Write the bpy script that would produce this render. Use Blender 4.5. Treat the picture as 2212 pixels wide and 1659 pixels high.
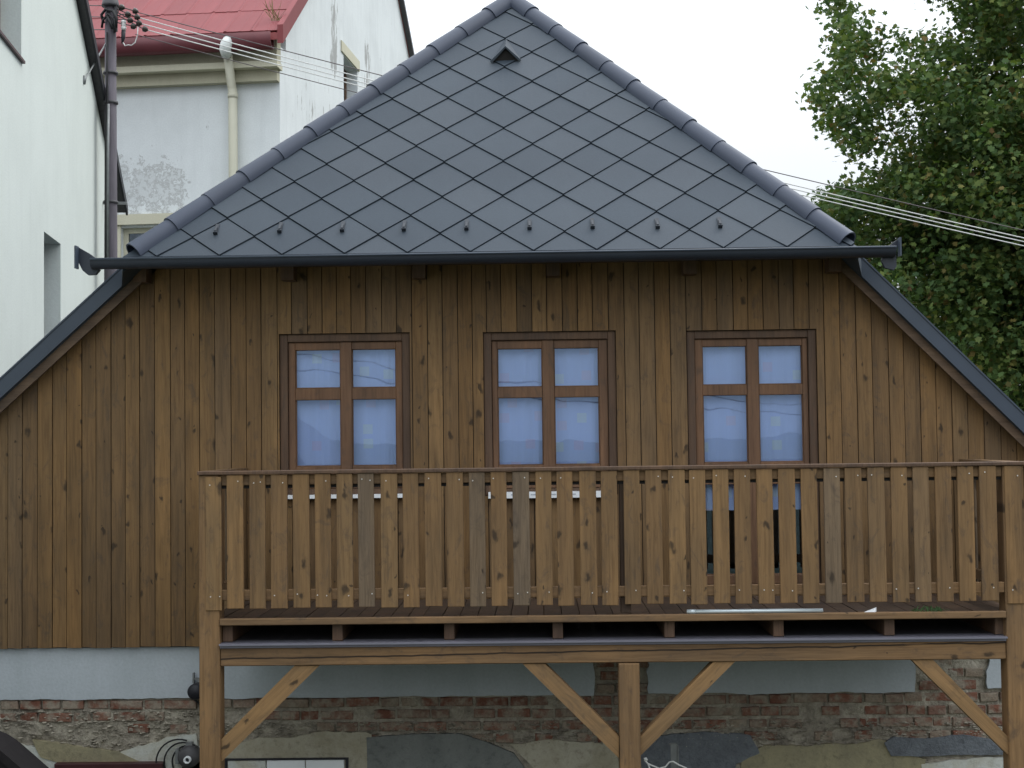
import bpy, math, random
import numpy as np
from mathutils import Vector, Matrix, noise
random.seed(7)
rnd = random.random
def uni(a, b): return a + (b - a) * random.random()

for o in list(bpy.data.objects): bpy.data.objects.remove(o)
SC = bpy.context.scene
COL = SC.collection

# ------------------------------------------------------------------ camera
FPX, WPX, HPX = 3039.0, 2212.0, 1659.0
CAM = Vector((0, -11.0, 3.93))
YAW, PITCH, ROLL = (math.radians(a) for a in (1.2, 2.3, 0.72))
_f = Vector((-math.sin(YAW) * math.cos(PITCH), math.cos(YAW) * math.cos(PITCH), math.sin(PITCH)))
_r = Vector((math.cos(YAW), math.sin(YAW), 0)); _u = _r.cross(_f)
RGT = math.cos(ROLL) * _r - math.sin(ROLL) * _u
UPV = math.cos(ROLL) * _u + math.sin(ROLL) * _r
cd = bpy.data.cameras.new('camera'); cam = bpy.data.objects.new('camera', cd); COL.objects.link(cam)
cd.sensor_width = 36; cd.lens = 36 * FPX / WPX; cd.clip_start = 0.1; cd.clip_end = 3000
m = Matrix((RGT, UPV, -_f)).transposed().to_4x4(); m.translation = CAM
cam.matrix_world = m
SC.camera = cam

def ray(x, y): return _f * FPX + RGT * (x - WPX / 2) - UPV * (y - HPX / 2)
def at(x, y, Y):                      # point of the place seen at (x, y), on the vertical plane Y
    d = ray(x, y); return CAM + d * ((Y - CAM.y) / d.y)
def hit(x, y, p, n):                  # the same on any plane
    d = ray(x, y); return CAM + d * ((p - CAM).dot(n) / d.dot(n))
def proj(p):
    v = Vector(p) - CAM; k = v.dot(_f)
    return WPX / 2 + FPX * v.dot(RGT) / k, HPX / 2 - FPX * v.dot(UPV) / k

# ------------------------------------------------------------------ sky, sun, exposure
SUN_EL, SUN_AZ = math.radians(52), math.radians(62)       # azimuth from +Y towards +X
W = bpy.data.worlds.new('World'); SC.world = W; W.use_nodes = True
nt = W.node_tree; nt.nodes.clear()
sky = nt.nodes.new('ShaderNodeTexSky'); sky.sky_type = 'NISHITA'; sky.sun_disc = False
sky.sun_elevation = SUN_EL; sky.sun_rotation = SUN_AZ; sky.air_density = 1.0; sky.dust_density = 2.0
tc = nt.nodes.new('ShaderNodeTexCoord')
cl = nt.nodes.new('ShaderNodeTexNoise'); cl.inputs['Scale'].default_value = 2.2; cl.inputs['Detail'].default_value = 6
mp = nt.nodes.new('ShaderNodeMapping'); mp.inputs['Scale'].default_value = (1, 1, 3.0)
rp = nt.nodes.new('ShaderNodeValToRGB')
rp.color_ramp.elements[0].position = 0.25; rp.color_ramp.elements[0].color = (29.0, 31.0, 33.5, 1)
rp.color_ramp.elements[1].position = 0.75; rp.color_ramp.elements[1].color = (34.0, 35.5, 36.5, 1)
mx = nt.nodes.new('ShaderNodeMix'); mx.data_type = 'RGBA'; mx.inputs['Factor'].default_value = 0.85
bg = nt.nodes.new('ShaderNodeBackground'); bg.inputs['Strength'].default_value = 0.1
ow = nt.nodes.new('ShaderNodeOutputWorld')
L = nt.links.new
L(tc.outputs['Generated'], mp.inputs['Vector']); L(mp.outputs['Vector'], cl.inputs['Vector']); L(cl.outputs['Fac'], rp.inputs['Fac'])
L(sky.outputs['Color'], mx.inputs['A']); L(rp.outputs['Color'], mx.inputs['B']); 
sz = nt.nodes.new('ShaderNodeSeparateXYZ'); L(tc.outputs['Generated'], sz.inputs[0])
mr = nt.nodes.new('ShaderNodeMapRange'); mr.inputs[1].default_value = 0; mr.inputs[2].default_value = 1; mr.inputs[3].default_value = 0.20; mr.inputs[4].default_value = 1.0   # overcast: zenith about three times the horizon
L(sz.outputs[2], mr.inputs[0])
vm = nt.nodes.new('ShaderNodeVectorMath'); vm.operation = 'SCALE'; L(mx.outputs['Result'], vm.inputs[0]); L(mr.outputs[0], vm.inputs['Scale'])
L(vm.outputs[0], bg.inputs['Color']); L(bg.outputs['Background'], ow.inputs['Surface'])
sd = bpy.data.lights.new('sun', 'SUN'); sd.energy = 1.1; sd.angle = math.radians(20); sd.color = (1, 0.97, 0.92)
so = bpy.data.objects.new('sun', sd); COL.objects.link(so)
sdir = Vector((math.sin(SUN_AZ) * math.cos(SUN_EL), math.cos(SUN_AZ) * math.cos(SUN_EL), math.sin(SUN_EL)))
so.rotation_euler = (-sdir).to_track_quat('-Z', 'Y').to_euler(); so.location = (12, 6, 20)
SC.view_settings.view_transform = 'Standard'; SC.view_settings.look = 'None'
SC.view_settings.gamma = 1; SC.view_settings.exposure = 0.0; SC.view_settings.use_curve_mapping = False

# ------------------------------------------------------------------ material helpers
class NT:
    def __init__(s, name):
        s.m = bpy.data.materials.new(name); s.m.use_nodes = True; s.t = s.m.node_tree; s.t.nodes.clear()
        s.out = s.n('ShaderNodeOutputMaterial'); s.b = s.n('ShaderNodeBsdfPrincipled'); s.l(s.b.outputs[0], s.out.inputs[0])
    def n(s, t, **k):
        d = s.t.nodes.new(t)
        for a, v in k.items(): setattr(d, a, v)
        return d
    def l(s, a, b): s.t.links.new(a, b)
    def put(s, sock, v):
        if hasattr(v, 'is_output'): s.l(v, sock)
        else: sock.default_value = v
    def coords(s, scale=(1, 1, 1), rand=False):
        c = s.n('ShaderNodeTexCoord'); v = c.outputs['Object']
        if rand:
            oi = s.n('ShaderNodeObjectInfo')
            a = s.n('ShaderNodeVectorMath', operation='SCALE'); a.inputs[0].default_value = (37.3, 11.1, 53.7); s.l(oi.outputs['Random'], a.inputs['Scale'])
            b = s.n('ShaderNodeVectorMath', operation='ADD'); s.l(v, b.inputs[0]); s.l(a.outputs[0], b.inputs[1]); v = b.outputs[0]
        mp = s.n('ShaderNodeMapping'); mp.inputs['Scale'].default_value = scale; s.l(v, mp.inputs['Vector'])
        return mp.outputs['Vector']
    def noise(s, vec, scale, detail=4, rough=0.6, dist=0):
        d = s.n('ShaderNodeTexNoise'); s.l(vec, d.inputs['Vector']); d.inputs['Scale'].default_value = scale
        d.inputs['Detail'].default_value = detail; d.inputs['Roughness'].default_value = rough; d.inputs['Distortion'].default_value = dist
        return d.outputs['Fac']
    def ramp(s, fac, stops, const=False):
        d = s.n('ShaderNodeValToRGB'); s.put(d.inputs['Fac'], fac); e = d.color_ramp.elements
        if const: d.color_ramp.interpolation = 'CONSTANT'
        while len(e) < len(stops): e.new(0.5)
        for q, (p, c) in zip(e, stops):
            q.position = p; q.color = (c if len(c) == 4 else (*c, 1)) if hasattr(c, '__len__') else (c, c, c, 1)
        return d.outputs['Color']
    def mix(s, fac, a, b, mode='MIX'):
        d = s.n('ShaderNodeMix', data_type='RGBA', blend_type=mode)
        s.put(d.inputs['Factor'], fac)
        for k, v in (('A', a), ('B', b)):
            if not hasattr(v, 'is_output') and len(v) == 3: v = (*v, 1)
            s.put(d.inputs[k], v)
        return d.outputs['Result']
    def math(s, op, a, b=0.0):
        d = s.n('ShaderNodeMath', operation=op); s.put(d.inputs[0], a); s.put(d.inputs[1], b); return d.outputs[0]
    def rand(s): return s.n('ShaderNodeObjectInfo').outputs['Random']
    def bump(s, h, dist, strength=1.0):
        d = s.n('ShaderNodeBump'); d.inputs['Distance'].default_value = dist; d.inputs['Strength'].default_value = strength
        s.l(h, d.inputs['Height']); s.l(d.outputs[0], s.b.inputs['Normal'])
    def base(s, c): s.put(s.b.inputs['Base Color'], c if hasattr(c, 'is_output') else (*c, 1))
    def rough(s, r): s.put(s.b.inputs['Roughness'], r)

def wood(name, stops, axis='z', knots=0.40, rough=0.75, crack=None, spec=0.3):
    n = NT(name)
    sc = {'z': (1, 1, 0.05), 'x': (0.05, 1, 1)}[axis]
    v = n.coords(sc, True)
    g1 = n.noise(v, 55, 5, 0.65, 0.6); g2 = n.noise(v, 9, 3, 0.5, 0.4)
    b = n.noise(n.coords((1, 1, 0.35) if axis == 'z' else (0.35, 1, 1), True), 3.0, 3)
    board = n.ramp(n.rand(), stops)
    col = n.mix(1.0, board, n.ramp(g1, [(0.25, (.62, .6, .58)), (0.55, (1, 1, 1)), (0.8, (1.16, 1.14, 1.1))]), 'MULTIPLY')
    col = n.mix(1.0, col, n.ramp(g2, [(0.3, (.8, .8, .82)), (0.65, (1.1, 1.08, 1.04))]), 'MULTIPLY')
    col = n.mix(1.0, col, n.ramp(b, [(0.3, (.78, .8, .84)), (0.7, (1.18, 1.13, 1.04))]), 'MULTIPLY')
    sm = n.noise(n.coords((2.2, 1, 1.1) if axis == 'z' else (1.1, 1, 2.2), True), 4.5, 5, 0.7, 1.2)
    col = n.mix(n.ramp(sm, [(0.54, 0.0), (0.72, 0.62)]), col, (.066, .050, .038))
    # knots
    kv = n.coords((8.0, 0.01, 4.6) if axis == 'z' else (4.6, 0.01, 8.0), True)
    wob = n.n('ShaderNodeVectorMath', operation='ADD'); n.l(kv, wob.inputs[0])
    nz = n.n('ShaderNodeTexNoise'); n.l(kv, nz.inputs['Vector']); nz.inputs['Scale'].default_value = 2.4
    sc2 = n.n('ShaderNodeVectorMath', operation='SCALE'); n.l(nz.outputs['Color'], sc2.inputs[0]); sc2.inputs['Scale'].default_value = 0.6; n.l(sc2.outputs[0], wob.inputs[1])
    vo = n.n('ShaderNodeTexVoronoi', feature='F1', voronoi_dimensions='2D')
    ks = n.n('ShaderNodeSeparateXYZ'); n.l(wob.outputs[0], ks.inputs[0]); kc = n.n('ShaderNodeCombineXYZ'); n.l(ks.outputs[0], kc.inputs[0]); n.l(ks.outputs[2], kc.inputs[1])
    n.l(kc.outputs[0], vo.inputs['Vector']); vo.inputs['Scale'].default_value = 1.0
    sep = n.n('ShaderNodeSeparateColor'); n.l(vo.outputs['Color'], sep.inputs[0])
    has = n.math('LESS_THAN', sep.outputs[0], knots)
    rad = n.math('MULTIPLY', n.math('ADD', n.math('MULTIPLY', sep.outputs[1], sep.outputs[1]), 0.34), 0.20)
    k = n.ramp(n.math('DIVIDE', vo.outputs['Distance'], rad), [(0.30, 1.0), (0.55, 0.75), (0.7, 0.28), (1.0, 0.0)])
    kf = n.math('MULTIPLY', n.math('MULTIPLY', has, k), 0.82)
    col = n.mix(kf, col, (.028, .019, .012))
    h = g1
    if crack:
        z0, slope, w = crack
        c = n.n('ShaderNodeTexCoord'); sx = n.n('ShaderNodeSeparateXYZ'); n.l(c.outputs['Object'], sx.inputs[0])
        wv = n.noise(n.coords((1, 0, 0.3)), 1.3, 4)
        line = n.math('ADD', n.math('MULTIPLY', sx.outputs[0], slope), n.math('ADD', z0 - 0.03, n.math('MULTIPLY', wv, 0.06)))
        dd = n.math('ABSOLUTE', n.math('SUBTRACT', sx.outputs[2], line))
        cr = n.ramp(dd, [(0.0, 1.0), (w, 0.7), (w * 1.6, 0.0)])
        br = n.ramp(n.noise(n.coords((1, 0, 0)), 0.9, 2), [(0.36, 0.0), (0.42, 1.0)])
        col = n.mix(n.math('MULTIPLY', cr, br), col, (.012, .008, .006))
    n.base(col); n.rough(rough); n.b.inputs['Specular IOR Level'].default_value = spec
    n.bump(h, 0.0015)
    return n.m

def plain(name, c, rough=0.7, var=0.12, scale=6.0, metal=0.0, spec=0.4, bump=0.0, stretch=(1, 1, 1), rand=False, objvar=0.0):
    n = NT(name); v = n.coords(stretch, rand); f = n.noise(v, scale, 6)
    lo = tuple(x * (1 - var) for x in c); hi = tuple(min(1, x * (1 + var)) for x in c)
    col = n.ramp(f, [(0.3, lo), (0.7, hi)])
    if objvar: col = n.mix(1.0, col, n.ramp(n.rand(), [(0.0, (1 - objvar,) * 3), (1.0, (1 + objvar,) * 3)]), 'MULTIPLY')
    n.base(col); n.rough(rough); n.b.inputs['Metallic'].default_value = metal; n.b.inputs['Specular IOR Level'].default_value = spec
    if bump: n.bump(f, bump)
    return n.m

CLAD = [(0.0, (.162, .101, .051)), (0.3, (.205, .124, .056)), (0.55, (.186, .110, .048)), (0.78, (.172, .113, .063)), (1.0, (.222, .136, .060))]
SLAT = [(0.0, (.150, .112, .078)), (0.14, (.158, .114, .074)), (0.24, (.208, .127, .059)), (0.7, (.186, .113, .054)), (1.0, (.236, .146, .068))]
M = {}
M['clad'] = wood('cladding_wood', CLAD)
M['slat'] = wood('slat_wood', SLAT, knots=0.45)
M['post'] = wood('post_wood', [(0, (.200, .122, .060)), (1, (.220, .134, .066))], knots=0.16)
M['beam'] = wood('beam_wood', [(0, (.190, .117, .060)), (1, (.200, .123, .062))], axis='x', knots=0.2, crack=(2.462, 0.012, 0.005))
M['brace'] = wood('brace_wood', [(0, (.235, .146, .070)), (1, (.255, .158, .076))], axis='x', knots=0.2)
M['deck'] = wood('deck_wood', [(0, (.055, .036, .025)), (1, (.085, .054, .036))], knots=0.1)
M['railwood'] = wood('rail_wood', [(0, (.170, .107, .056)), (1, (.190, .118, .062))], axis='x', knots=0.15)
M['frame'] = wood('window_frame_wood', [(0, (.165, .092, .054)), (1, (.172, .096, .056))], knots=0.0, rough=0.55)
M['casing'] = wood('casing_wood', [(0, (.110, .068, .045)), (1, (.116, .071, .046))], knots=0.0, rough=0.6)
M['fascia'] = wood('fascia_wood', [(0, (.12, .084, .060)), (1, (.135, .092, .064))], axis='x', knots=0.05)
M['dark'] = plain('dark_membrane_and_shade', (.02, .018, .017), 0.9)  # backing membrane, and the shadow strip drawn under the upper rail
M['gutter'] = plain('slate_blue_metal', (.022, .028, .042), 0.45, 0.10, 3, metal=0.0, spec=0.5)
M['verge'] = plain('verge_metal', (.040, .054, .078), 0.42, 0.08, 3, spec=0.5)
M['cap'] = plain('hip_cap_fibre_cement', (.038, .049, .078), 0.55, 0.08, 4, spec=0.45, objvar=0.10)
M['guard'] = plain('dark_bracket_metal', (.024, .030, .040), 0.5)
M['strip'] = plain('zinc_strip', (.20, .195, .235), 0.4, 0.08, 3, metal=0.3)

def slate_mat():
    n = NT('slate_fibre_cement')
    v = n.coords((1, 1, 0.25)); f = n.noise(v, 1.7, 4); g = n.noise(n.coords(), 90, 3)
    col = n.ramp(n.rand(), [(0, (.033, .046, .062)), (0.5, (.039, .053, .070)), (1, (.048, .061, .077))])
    col = n.mix(1.0, col, n.ramp(f, [(0.3, (.88, .88, .9)), (0.7, (1.1, 1.1, 1.1))]), 'MULTIPLY')
    col = n.mix(1.0, col, n.ramp(g, [(0.3, (.92,) * 3), (0.7, (1.07,) * 3)]), 'MULTIPLY')
    st = n.noise(n.coords((9, 0.01, 0.5)), 1.0, 4)
    col = n.mix(n.ramp(st, [(0.58, 0.0), (0.75, 0.28)]), col, (.065, .075, .088))
    n.base(col); n.rough(0.62); n.b.inputs['Specular IOR Level'].default_value = 0.35; n.bump(g, 0.0006)
    return n.m
M['slate'] = slate_mat()

def plaster(name, c, stain, amount=0.4, scale=2.0, bump=0.003, peel=None):
    n = NT(name); f = n.noise(n.coords(), scale, 8, 0.65); g = n.noise(n.coords(), 45, 5)
    drip = n.noise(n.coords((2.2, 2.2, 0.22)), 2.0, 5)
    col = n.mix(n.math('MULTIPLY', n.ramp(f, [(0.42, 0.0), (0.72, 1.0)]), amount), c, stain)
    col = n.mix(n.math('MULTIPLY', n.ramp(drip, [(0.5, 0.0), (0.75, 1.0)]), amount * 0.7), col, stain)
    if amount > 0.65:
        fine = n.noise(n.coords(), 17, 6, 0.75); dk = tuple(x * .55 for x in stain)
        col = n.mix(n.ramp(fine, [(0.52, 0.0), (0.70, 0.6)]), col, dk)
        col = n.mix(n.ramp(fine, [(0.30, 0.35), (0.42, 0.0)]), col, tuple(min(.62, x * 1.35) for x in c))
    col = n.mix(1.0, col, n.ramp(g, [(0.3, (.93,) * 3), (0.7, (1.04,) * 3)]), 'MULTIPLY')
    n.base(col); n.rough(0.9); n.b.inputs['Specular IOR Level'].default_value = 0.2; n.bump(g, bump)
    return n
M['plaster_new'] = plaster('pale_grey_render', (.47, .51, .545), (.36, .40, .42), 0.5, 1.6).m
M['white_wall'] = plaster('white_render', (.68, .725, .685), (.57, .61, .575), 0.45, 0.8, 0.002).m
M['cream'] = plaster('cream_limewash', (.42, .39, .31), (.30, .27, .19), 0.8, 3.0, 0.006).m
M['whitewash'] = plaster('old_whitewash', (.56, .58, .55), (.44, .40, .29), 0.8, 4.0, 0.006).m
M['cement'] = plaster('grey_cement_render', (.19, .20, .19), (.13, .14, .135), 0.7, 4.0, 0.008).m
M['blue_cement'] = plaster('dark_cement_patch', (.165, .18, .20), (.11, .12, .135), 0.8, 9.0, 0.015).m
M['olive'] = plaster('yellowed_limewash', (.32, .285, .18), (.22, .20, .14), 0.8, 3.5, 0.006).m
M['mortar'] = plaster('old_lime_mortar', (.43, .39, .315), (.20, .175, .145), 0.9, 9.0, 0.02).m
M['cornice'] = plaster('beige_cornice', (.46, .44, .335), (.35, .33, .245), 0.6, 2.0, 0.002).m
M['trim'] = plaster('cream_trim', (.58, .56, .44), (.5, .47, .36), 0.4, 2.0, 0.002).m

def peeled(name):
    """white render whose paint has flaked off in patches near x -4..-1, and in streaks beside the gable window"""
    n = plaster(name, (.72, .755, .765), (.56, .59, .60), 0.60, 0.7, 0.002)
    n.b.inputs['Base Color'].links[0].from_socket
    src = n.b.inputs['Base Color'].links[0].from_socket
    c = n.n('ShaderNodeTexCoord'); sx = n.n('ShaderNodeSeparateXYZ'); n.l(c.outputs['Object'], sx.inputs[0])
    X, Y, Z = sx.outputs
    def box(sock, lo, hi, soft):
        d = n.n('ShaderNodeMapRange'); d.interpolation_type = 'SMOOTHSTEP'; n.l(sock, d.inputs[0]); d.inputs[1].default_value = lo - soft; d.inputs[2].default_value = lo + soft
        e = n.n('ShaderNodeMapRange'); e.interpolation_type = 'SMOOTHSTEP'; n.l(sock, e.inputs[0]); e.inputs[1].default_value = hi + soft; e.inputs[2].default_value = hi - soft
        return n.math('MULTIPLY', d.outputs[0], e.outputs[0])
    n.peel_box = box; n.X, n.Y, n.Z = X, Y, Z; n.src = src
    return n

def brick_mat():
    n = NT('old_red_brick'); v = n.coords((1, 1, 1), True); f = n.noise(v, 12, 6); g = n.noise(v, 60, 4)
    col = n.ramp(n.rand(), [(0, (.17, .075, .052)), (0.4, (.23, .105, .072)), (0.6, (.20, .13, .098)), (0.82, (.29, .235, .18)), (1.0, (.21, .10, .075))])
    sm = n.ramp(f, [(0.42, 0.0), (0.60, 0.9)])
    col = n.mix(sm, col, (.31, .27, .215))
    col = n.mix(1.0, col, n.ramp(g, [(0.3, (.75,) * 3), (0.7, (1.12,) * 3)]), 'MULTIPLY')
    n.base(col); n.rough(0.95); n.b.inputs['Specular IOR Level'].default_value = 0.15; n.bump(g, 0.006); return n.m
M['brick'] = brick_mat()
M['white_plastic'] = plain('white_plastic', (.80, .82, .84), 0.35, 0.03)
M['print'] = plain('grey_print', (.42, .45, .5), 0.5, 0.05)
M['nail'] = plain('zinc_nail', (.62, .6, .56), 0.35, 0.05, metal=0.2)
M['black_metal'] = plain('black_metal', (.018, .018, .024), 0.5)
M['dark_metal'] = plain('dark_grey_metal', (.07, .068, .072), 0.55, 0.2, 20)
M['grey_metal'] = plain('grey_galvanised', (.22, .23, .23), 0.45, 0.15, 14, metal=0.3)
M['pipe_metal'] = plain('light_pipe_metal', (.52, .58, .60), 0.3, 0.06, 8, metal=0.4)
M['pole'] = plain('tarred_pole_wood', (.095, .085, .10), 0.8, 0.3, 9, stretch=(1, 1, 0.15), bump=0.004)
M['black_rubber'] = plain('black_cable_rubber', (.015, .015, .016), 0.6)
M['porcelain'] = plain('white_porcelain', (.8, .8, .78), 0.2, 0.02)
M['insul'] = plain('dark_glazed_insulator', (.035, .028, .022), 0.25, 0.1)
M['wire_pale'] = plain('pale_aluminium_wire', (.62, .62, .60), 0.5, 0.04)
M['wire_dark'] = plain('dark_wire', (.10, .085, .085), 0.6, 0.05)
M['red'] = plain('red_roof_sheet', (.225, .052, .056), 0.7, 0.14, 1.8, stretch=(1, 0.25, 0.25), spec=0.35, objvar=0.06)
M['red_trim'] = plain('red_trim_sheet', (.27, .062, .062), 0.5, 0.12, 3)
M['plum'] = plain('plum_gutter', (.135, .034, .042), 0.5, 0.2, 2.5)
M['downpipe'] = plain('cream_downpipe', (.60, .585, .47), 0.5, 0.05, 2)
M['downpipe_white'] = plain('white_pipe_bend', (.66, .69, .67), 0.45, 0.05, 3)
M['maroon'] = plain('dark_maroon_paint', (.055, .018, .020), 0.5, 0.2, 6)
M['canopy'] = plain('dark_brown_canopy', (.007, .005, .006), 0.9, 0.25, 14, bump=0.004)
M['curtain'] = None

def glass_mat(name, refl, tint, trans):
    n = NT(name); n.t.nodes.remove(n.b)
    g = n.n('ShaderNodeBsdfGlossy'); g.inputs['Roughness'].default_value = 0.0; g.inputs['Color'].default_value = (*tint, 1)
    t = n.n('ShaderNodeBsdfTransparent'); t.inputs['Color'].default_value = (*trans, 1)
    f = n.n('ShaderNodeFresnel'); f.inputs['IOR'].default_value = 1.5
    fac = n.math('ADD', n.math('MULTIPLY', f.outputs[0], 0.6), refl)
    nz = n.noise(n.coords((1, 1, 1), True), 3.2, 1, 0.4)
    b = n.n('ShaderNodeBump'); b.inputs['Distance'].default_value = 0.0008; n.l(nz, b.inputs['Height'])
    n.l(b.outputs[0], g.inputs['Normal'])
    x = n.n('ShaderNodeMixShader'); n.l(fac, x.inputs[0]); n.l(t.outputs[0], x.inputs[1]); n.l(g.outputs[0], x.inputs[2]); n.l(x.outputs[0], n.out.inputs[0])
    return n.m
M['glass'] = glass_mat('sky_tinted_window_glass', 0.075, (.60, .76, 1.0), (.90, .94, 1.0))  # blue tint puts the mirrored blue sky into the pane colour
M['glass_far'] = glass_mat('old_window_glass', 0.12, (.8, .9, 1.0), (.8, .85, .9))

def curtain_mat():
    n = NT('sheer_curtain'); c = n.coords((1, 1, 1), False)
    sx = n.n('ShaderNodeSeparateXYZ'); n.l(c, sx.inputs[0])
    col = (.64, .71, .88, 1)  # cloth blued to carry the sky mirrored in the panes
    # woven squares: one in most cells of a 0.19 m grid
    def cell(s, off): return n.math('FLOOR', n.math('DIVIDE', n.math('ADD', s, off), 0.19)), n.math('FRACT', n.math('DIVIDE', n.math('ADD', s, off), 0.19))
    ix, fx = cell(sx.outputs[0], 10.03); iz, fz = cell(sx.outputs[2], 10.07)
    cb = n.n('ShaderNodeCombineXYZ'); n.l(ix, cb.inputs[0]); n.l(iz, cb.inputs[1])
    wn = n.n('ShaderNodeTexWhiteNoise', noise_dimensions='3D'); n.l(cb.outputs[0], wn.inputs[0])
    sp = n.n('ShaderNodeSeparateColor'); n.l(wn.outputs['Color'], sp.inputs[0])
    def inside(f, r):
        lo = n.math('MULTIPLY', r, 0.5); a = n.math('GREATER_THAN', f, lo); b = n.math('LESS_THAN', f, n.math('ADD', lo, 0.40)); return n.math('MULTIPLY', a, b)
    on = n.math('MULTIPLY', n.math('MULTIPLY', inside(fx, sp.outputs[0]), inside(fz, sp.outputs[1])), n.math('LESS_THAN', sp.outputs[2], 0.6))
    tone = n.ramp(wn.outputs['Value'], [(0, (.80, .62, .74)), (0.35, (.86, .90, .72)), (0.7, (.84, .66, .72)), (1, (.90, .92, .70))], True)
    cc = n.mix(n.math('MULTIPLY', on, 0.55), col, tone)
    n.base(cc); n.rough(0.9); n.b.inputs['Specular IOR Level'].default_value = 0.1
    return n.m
M['curtain'] = curtain_mat()

# ------------------------------------------------------------------ mesh helpers
class MB:
    def __init__(s): s.v = []; s.f = []
    def add(s, vs, fs):
        k = len(s.v); s.v += [tuple(p) for p in vs]; s.f += [tuple(i + k for i in q) for q in fs]; return s
    def box(s, x0, x1, y0, y1, z0, z1):
        return s.add([(x0, y0, z0), (x1, y0, z0), (x1, y1, z0), (x0, y1, z0), (x0, y0, z1), (x1, y0, z1), (x1, y1, z1), (x0, y1, z1)],
                     [(3, 2, 1, 0), (4, 5, 6, 7), (0, 1, 5, 4), (1, 2, 6, 5), (2, 3, 7, 6), (3, 0, 4, 7)])
    def bbox(s, x0, x1, y0, y1, z0, z1, b=0.004):
        """box whose four long front edges (facing -Y) are chamfered"""
        o = [(x0, z0), (x1, z0), (x1, z1), (x0, z1)]; i = [(x0 + b, z0 + b), (x1 - b, z0 + b), (x1 - b, z1 - b), (x0 + b, z1 - b)]
        v = [(x, y1, z) for x, z in o] + [(x, y0 + b, z) for x, z in o] + [(x, y0, z) for x, z in i]
        f = [(0, 1, 2, 3)[::1], (8, 9, 10, 11)]
        for a in range(4):
            c = (a + 1) % 4; f += [(a, 4 + a, 4 + c, c), (4 + a, 8 + a, 8 + c, 4 + c)]
        return s.add(v, f)
    def prism(s, pts, y0, y1):
        """polygon of (x, z) points, extruded from y0 (front) to y1"""
        n = len(pts)
        v = [(x, y0, z) for x, z in pts] + [(x, y1, z) for x, z in pts]
        f = [tuple(range(n)), tuple(range(2 * n - 1, n - 1, -1))]
        for a in range(n):
            c = (a + 1) % n; f.append((a, n + a, n + c, c))
        return s.add(v, f)
    def poly_slab(s, pts, off):
        """3-D polygon thickened by vector off"""
        n = len(pts); off = Vector(off)
        v = [tuple(p) for p in pts] + [tuple(Vector(p) + off) for p in pts]
        f = [tuple(range(n)), tuple(range(2 * n - 1, n - 1, -1))]
        for a in range(n):
            c = (a + 1) % n; f.append((a, n + a, n + c, c))
        return s.add(v, f)
    def tube(s, pts, r, seg=8, cap=True):
        pts = [Vector(p) for p in pts]; rs = r if hasattr(r, '__len__') else [r] * len(pts)
        rings = []; k0 = len(s.v); prev = None
        for i, p in enumerate(pts):
            t = (pts[min(i + 1, len(pts) - 1)] - pts[max(i - 1, 0)]).normalized()
            a = prev if prev else (Vector((0, 0, 1)) if abs(t.z) < 0.9 else Vector((1, 0, 0)))
            a = (a - t * a.dot(t)).normalized(); b = t.cross(a); prev = a
            for j in range(seg):
                q = 2 * math.pi * j / seg; s.v.append(tuple(p + (a * math.cos(q) + b * math.sin(q)) * rs[i]))
        for i in range(len(pts) - 1):
            for j in range(seg):
                c = (j + 1) % seg; s.f.append((k0 + i * seg + j, k0 + i * seg + c, k0 + (i + 1) * seg + c, k0 + (i + 1) * seg + j))
        if cap:
            s.f.append(tuple(k0 + j for j in range(seg))[::-1]); e = k0 + (len(pts) - 1) * seg; s.f.append(tuple(e + j for j in range(seg)))
        return s
    def mesh(s, name, smooth=False):
        me = bpy.data.meshes.new(name); me.from_pydata(s.v, [], s.f); me.validate(); me.update()
        if smooth:
            for p in me.polygons: p.use_smooth = True
        import bmesh
        b = bmesh.new(); b.from_mesh(me); bmesh.ops.recalc_face_normals(b, faces=b.faces); b.to_mesh(me); b.free()
        return me

def link(name, me, mat, parent=None, loc=None, kind=None, label=None):
    o = bpy.data.objects.new(name, me); COL.objects.link(o)
    if mat is not None and me is not None and not me.materials: me.materials.append(mat)
    if parent is not None: o.parent = parent
    if loc is not None: o.location = loc
    if kind: o['kind'] = kind
    if label: o['label'] = label
    return o
def obj(name, mb, mat, parent=None, smooth=False, **k): return link(name, mb.mesh(name, smooth), mat, parent, **k)
def thing(name, label, cat, loc=(0, 0, 0), rz=0, group=None):
    o = bpy.data.objects.new(name, None); COL.objects.link(o); o.location = loc; o.rotation_euler = (0, 0, rz); o.empty_display_size = 0.3
    return tag(o, label, cat, group)
def tag(o, label, cat, group=None):
    o['label'] = label; o['category'] = cat
    if group: o['group'] = group
    return o
def smooth_by_angle(o, ang=40):
    o.data.shade_smooth() if hasattr(o.data, 'shade_smooth') else None
    try: o.data.set_sharp_from_angle(angle=math.radians(ang))
    except Exception: pass

def clip(poly, a, b, c):
    """keep the part of a 2-D polygon where a*x + b*y >= c"""
    out = []
    for i in range(len(poly)):
        p, q = poly[i], poly[(i + 1) % len(poly)]
        dp, dq = a * p[0] + b * p[1] - c, a * q[0] + b * q[1] - c
        if dp >= 0: out.append(p)
        if dp * dq < 0:
            t = dp / (dp - dq); out.append((p[0] + t * (q[0] - p[0]), p[1] + t * (q[1] - p[1])))
    return out
def ragged(x0, x1, z, amp, step=0.035, seed=0.0, f=3.0):
    n = max(2, int(abs(x1 - x0) / step))
    return [(x0 + (x1 - x0) * i / n, z + amp * (noise.noise((seed + (x0 + (x1 - x0) * i / n) * f, seed * 1.7, 0.3)) + 0.5 * noise.noise((seed + (x0 + (x1 - x0) * i / n) * f * 4, 2.2, seed)))) for i in range(n + 1)]

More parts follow.
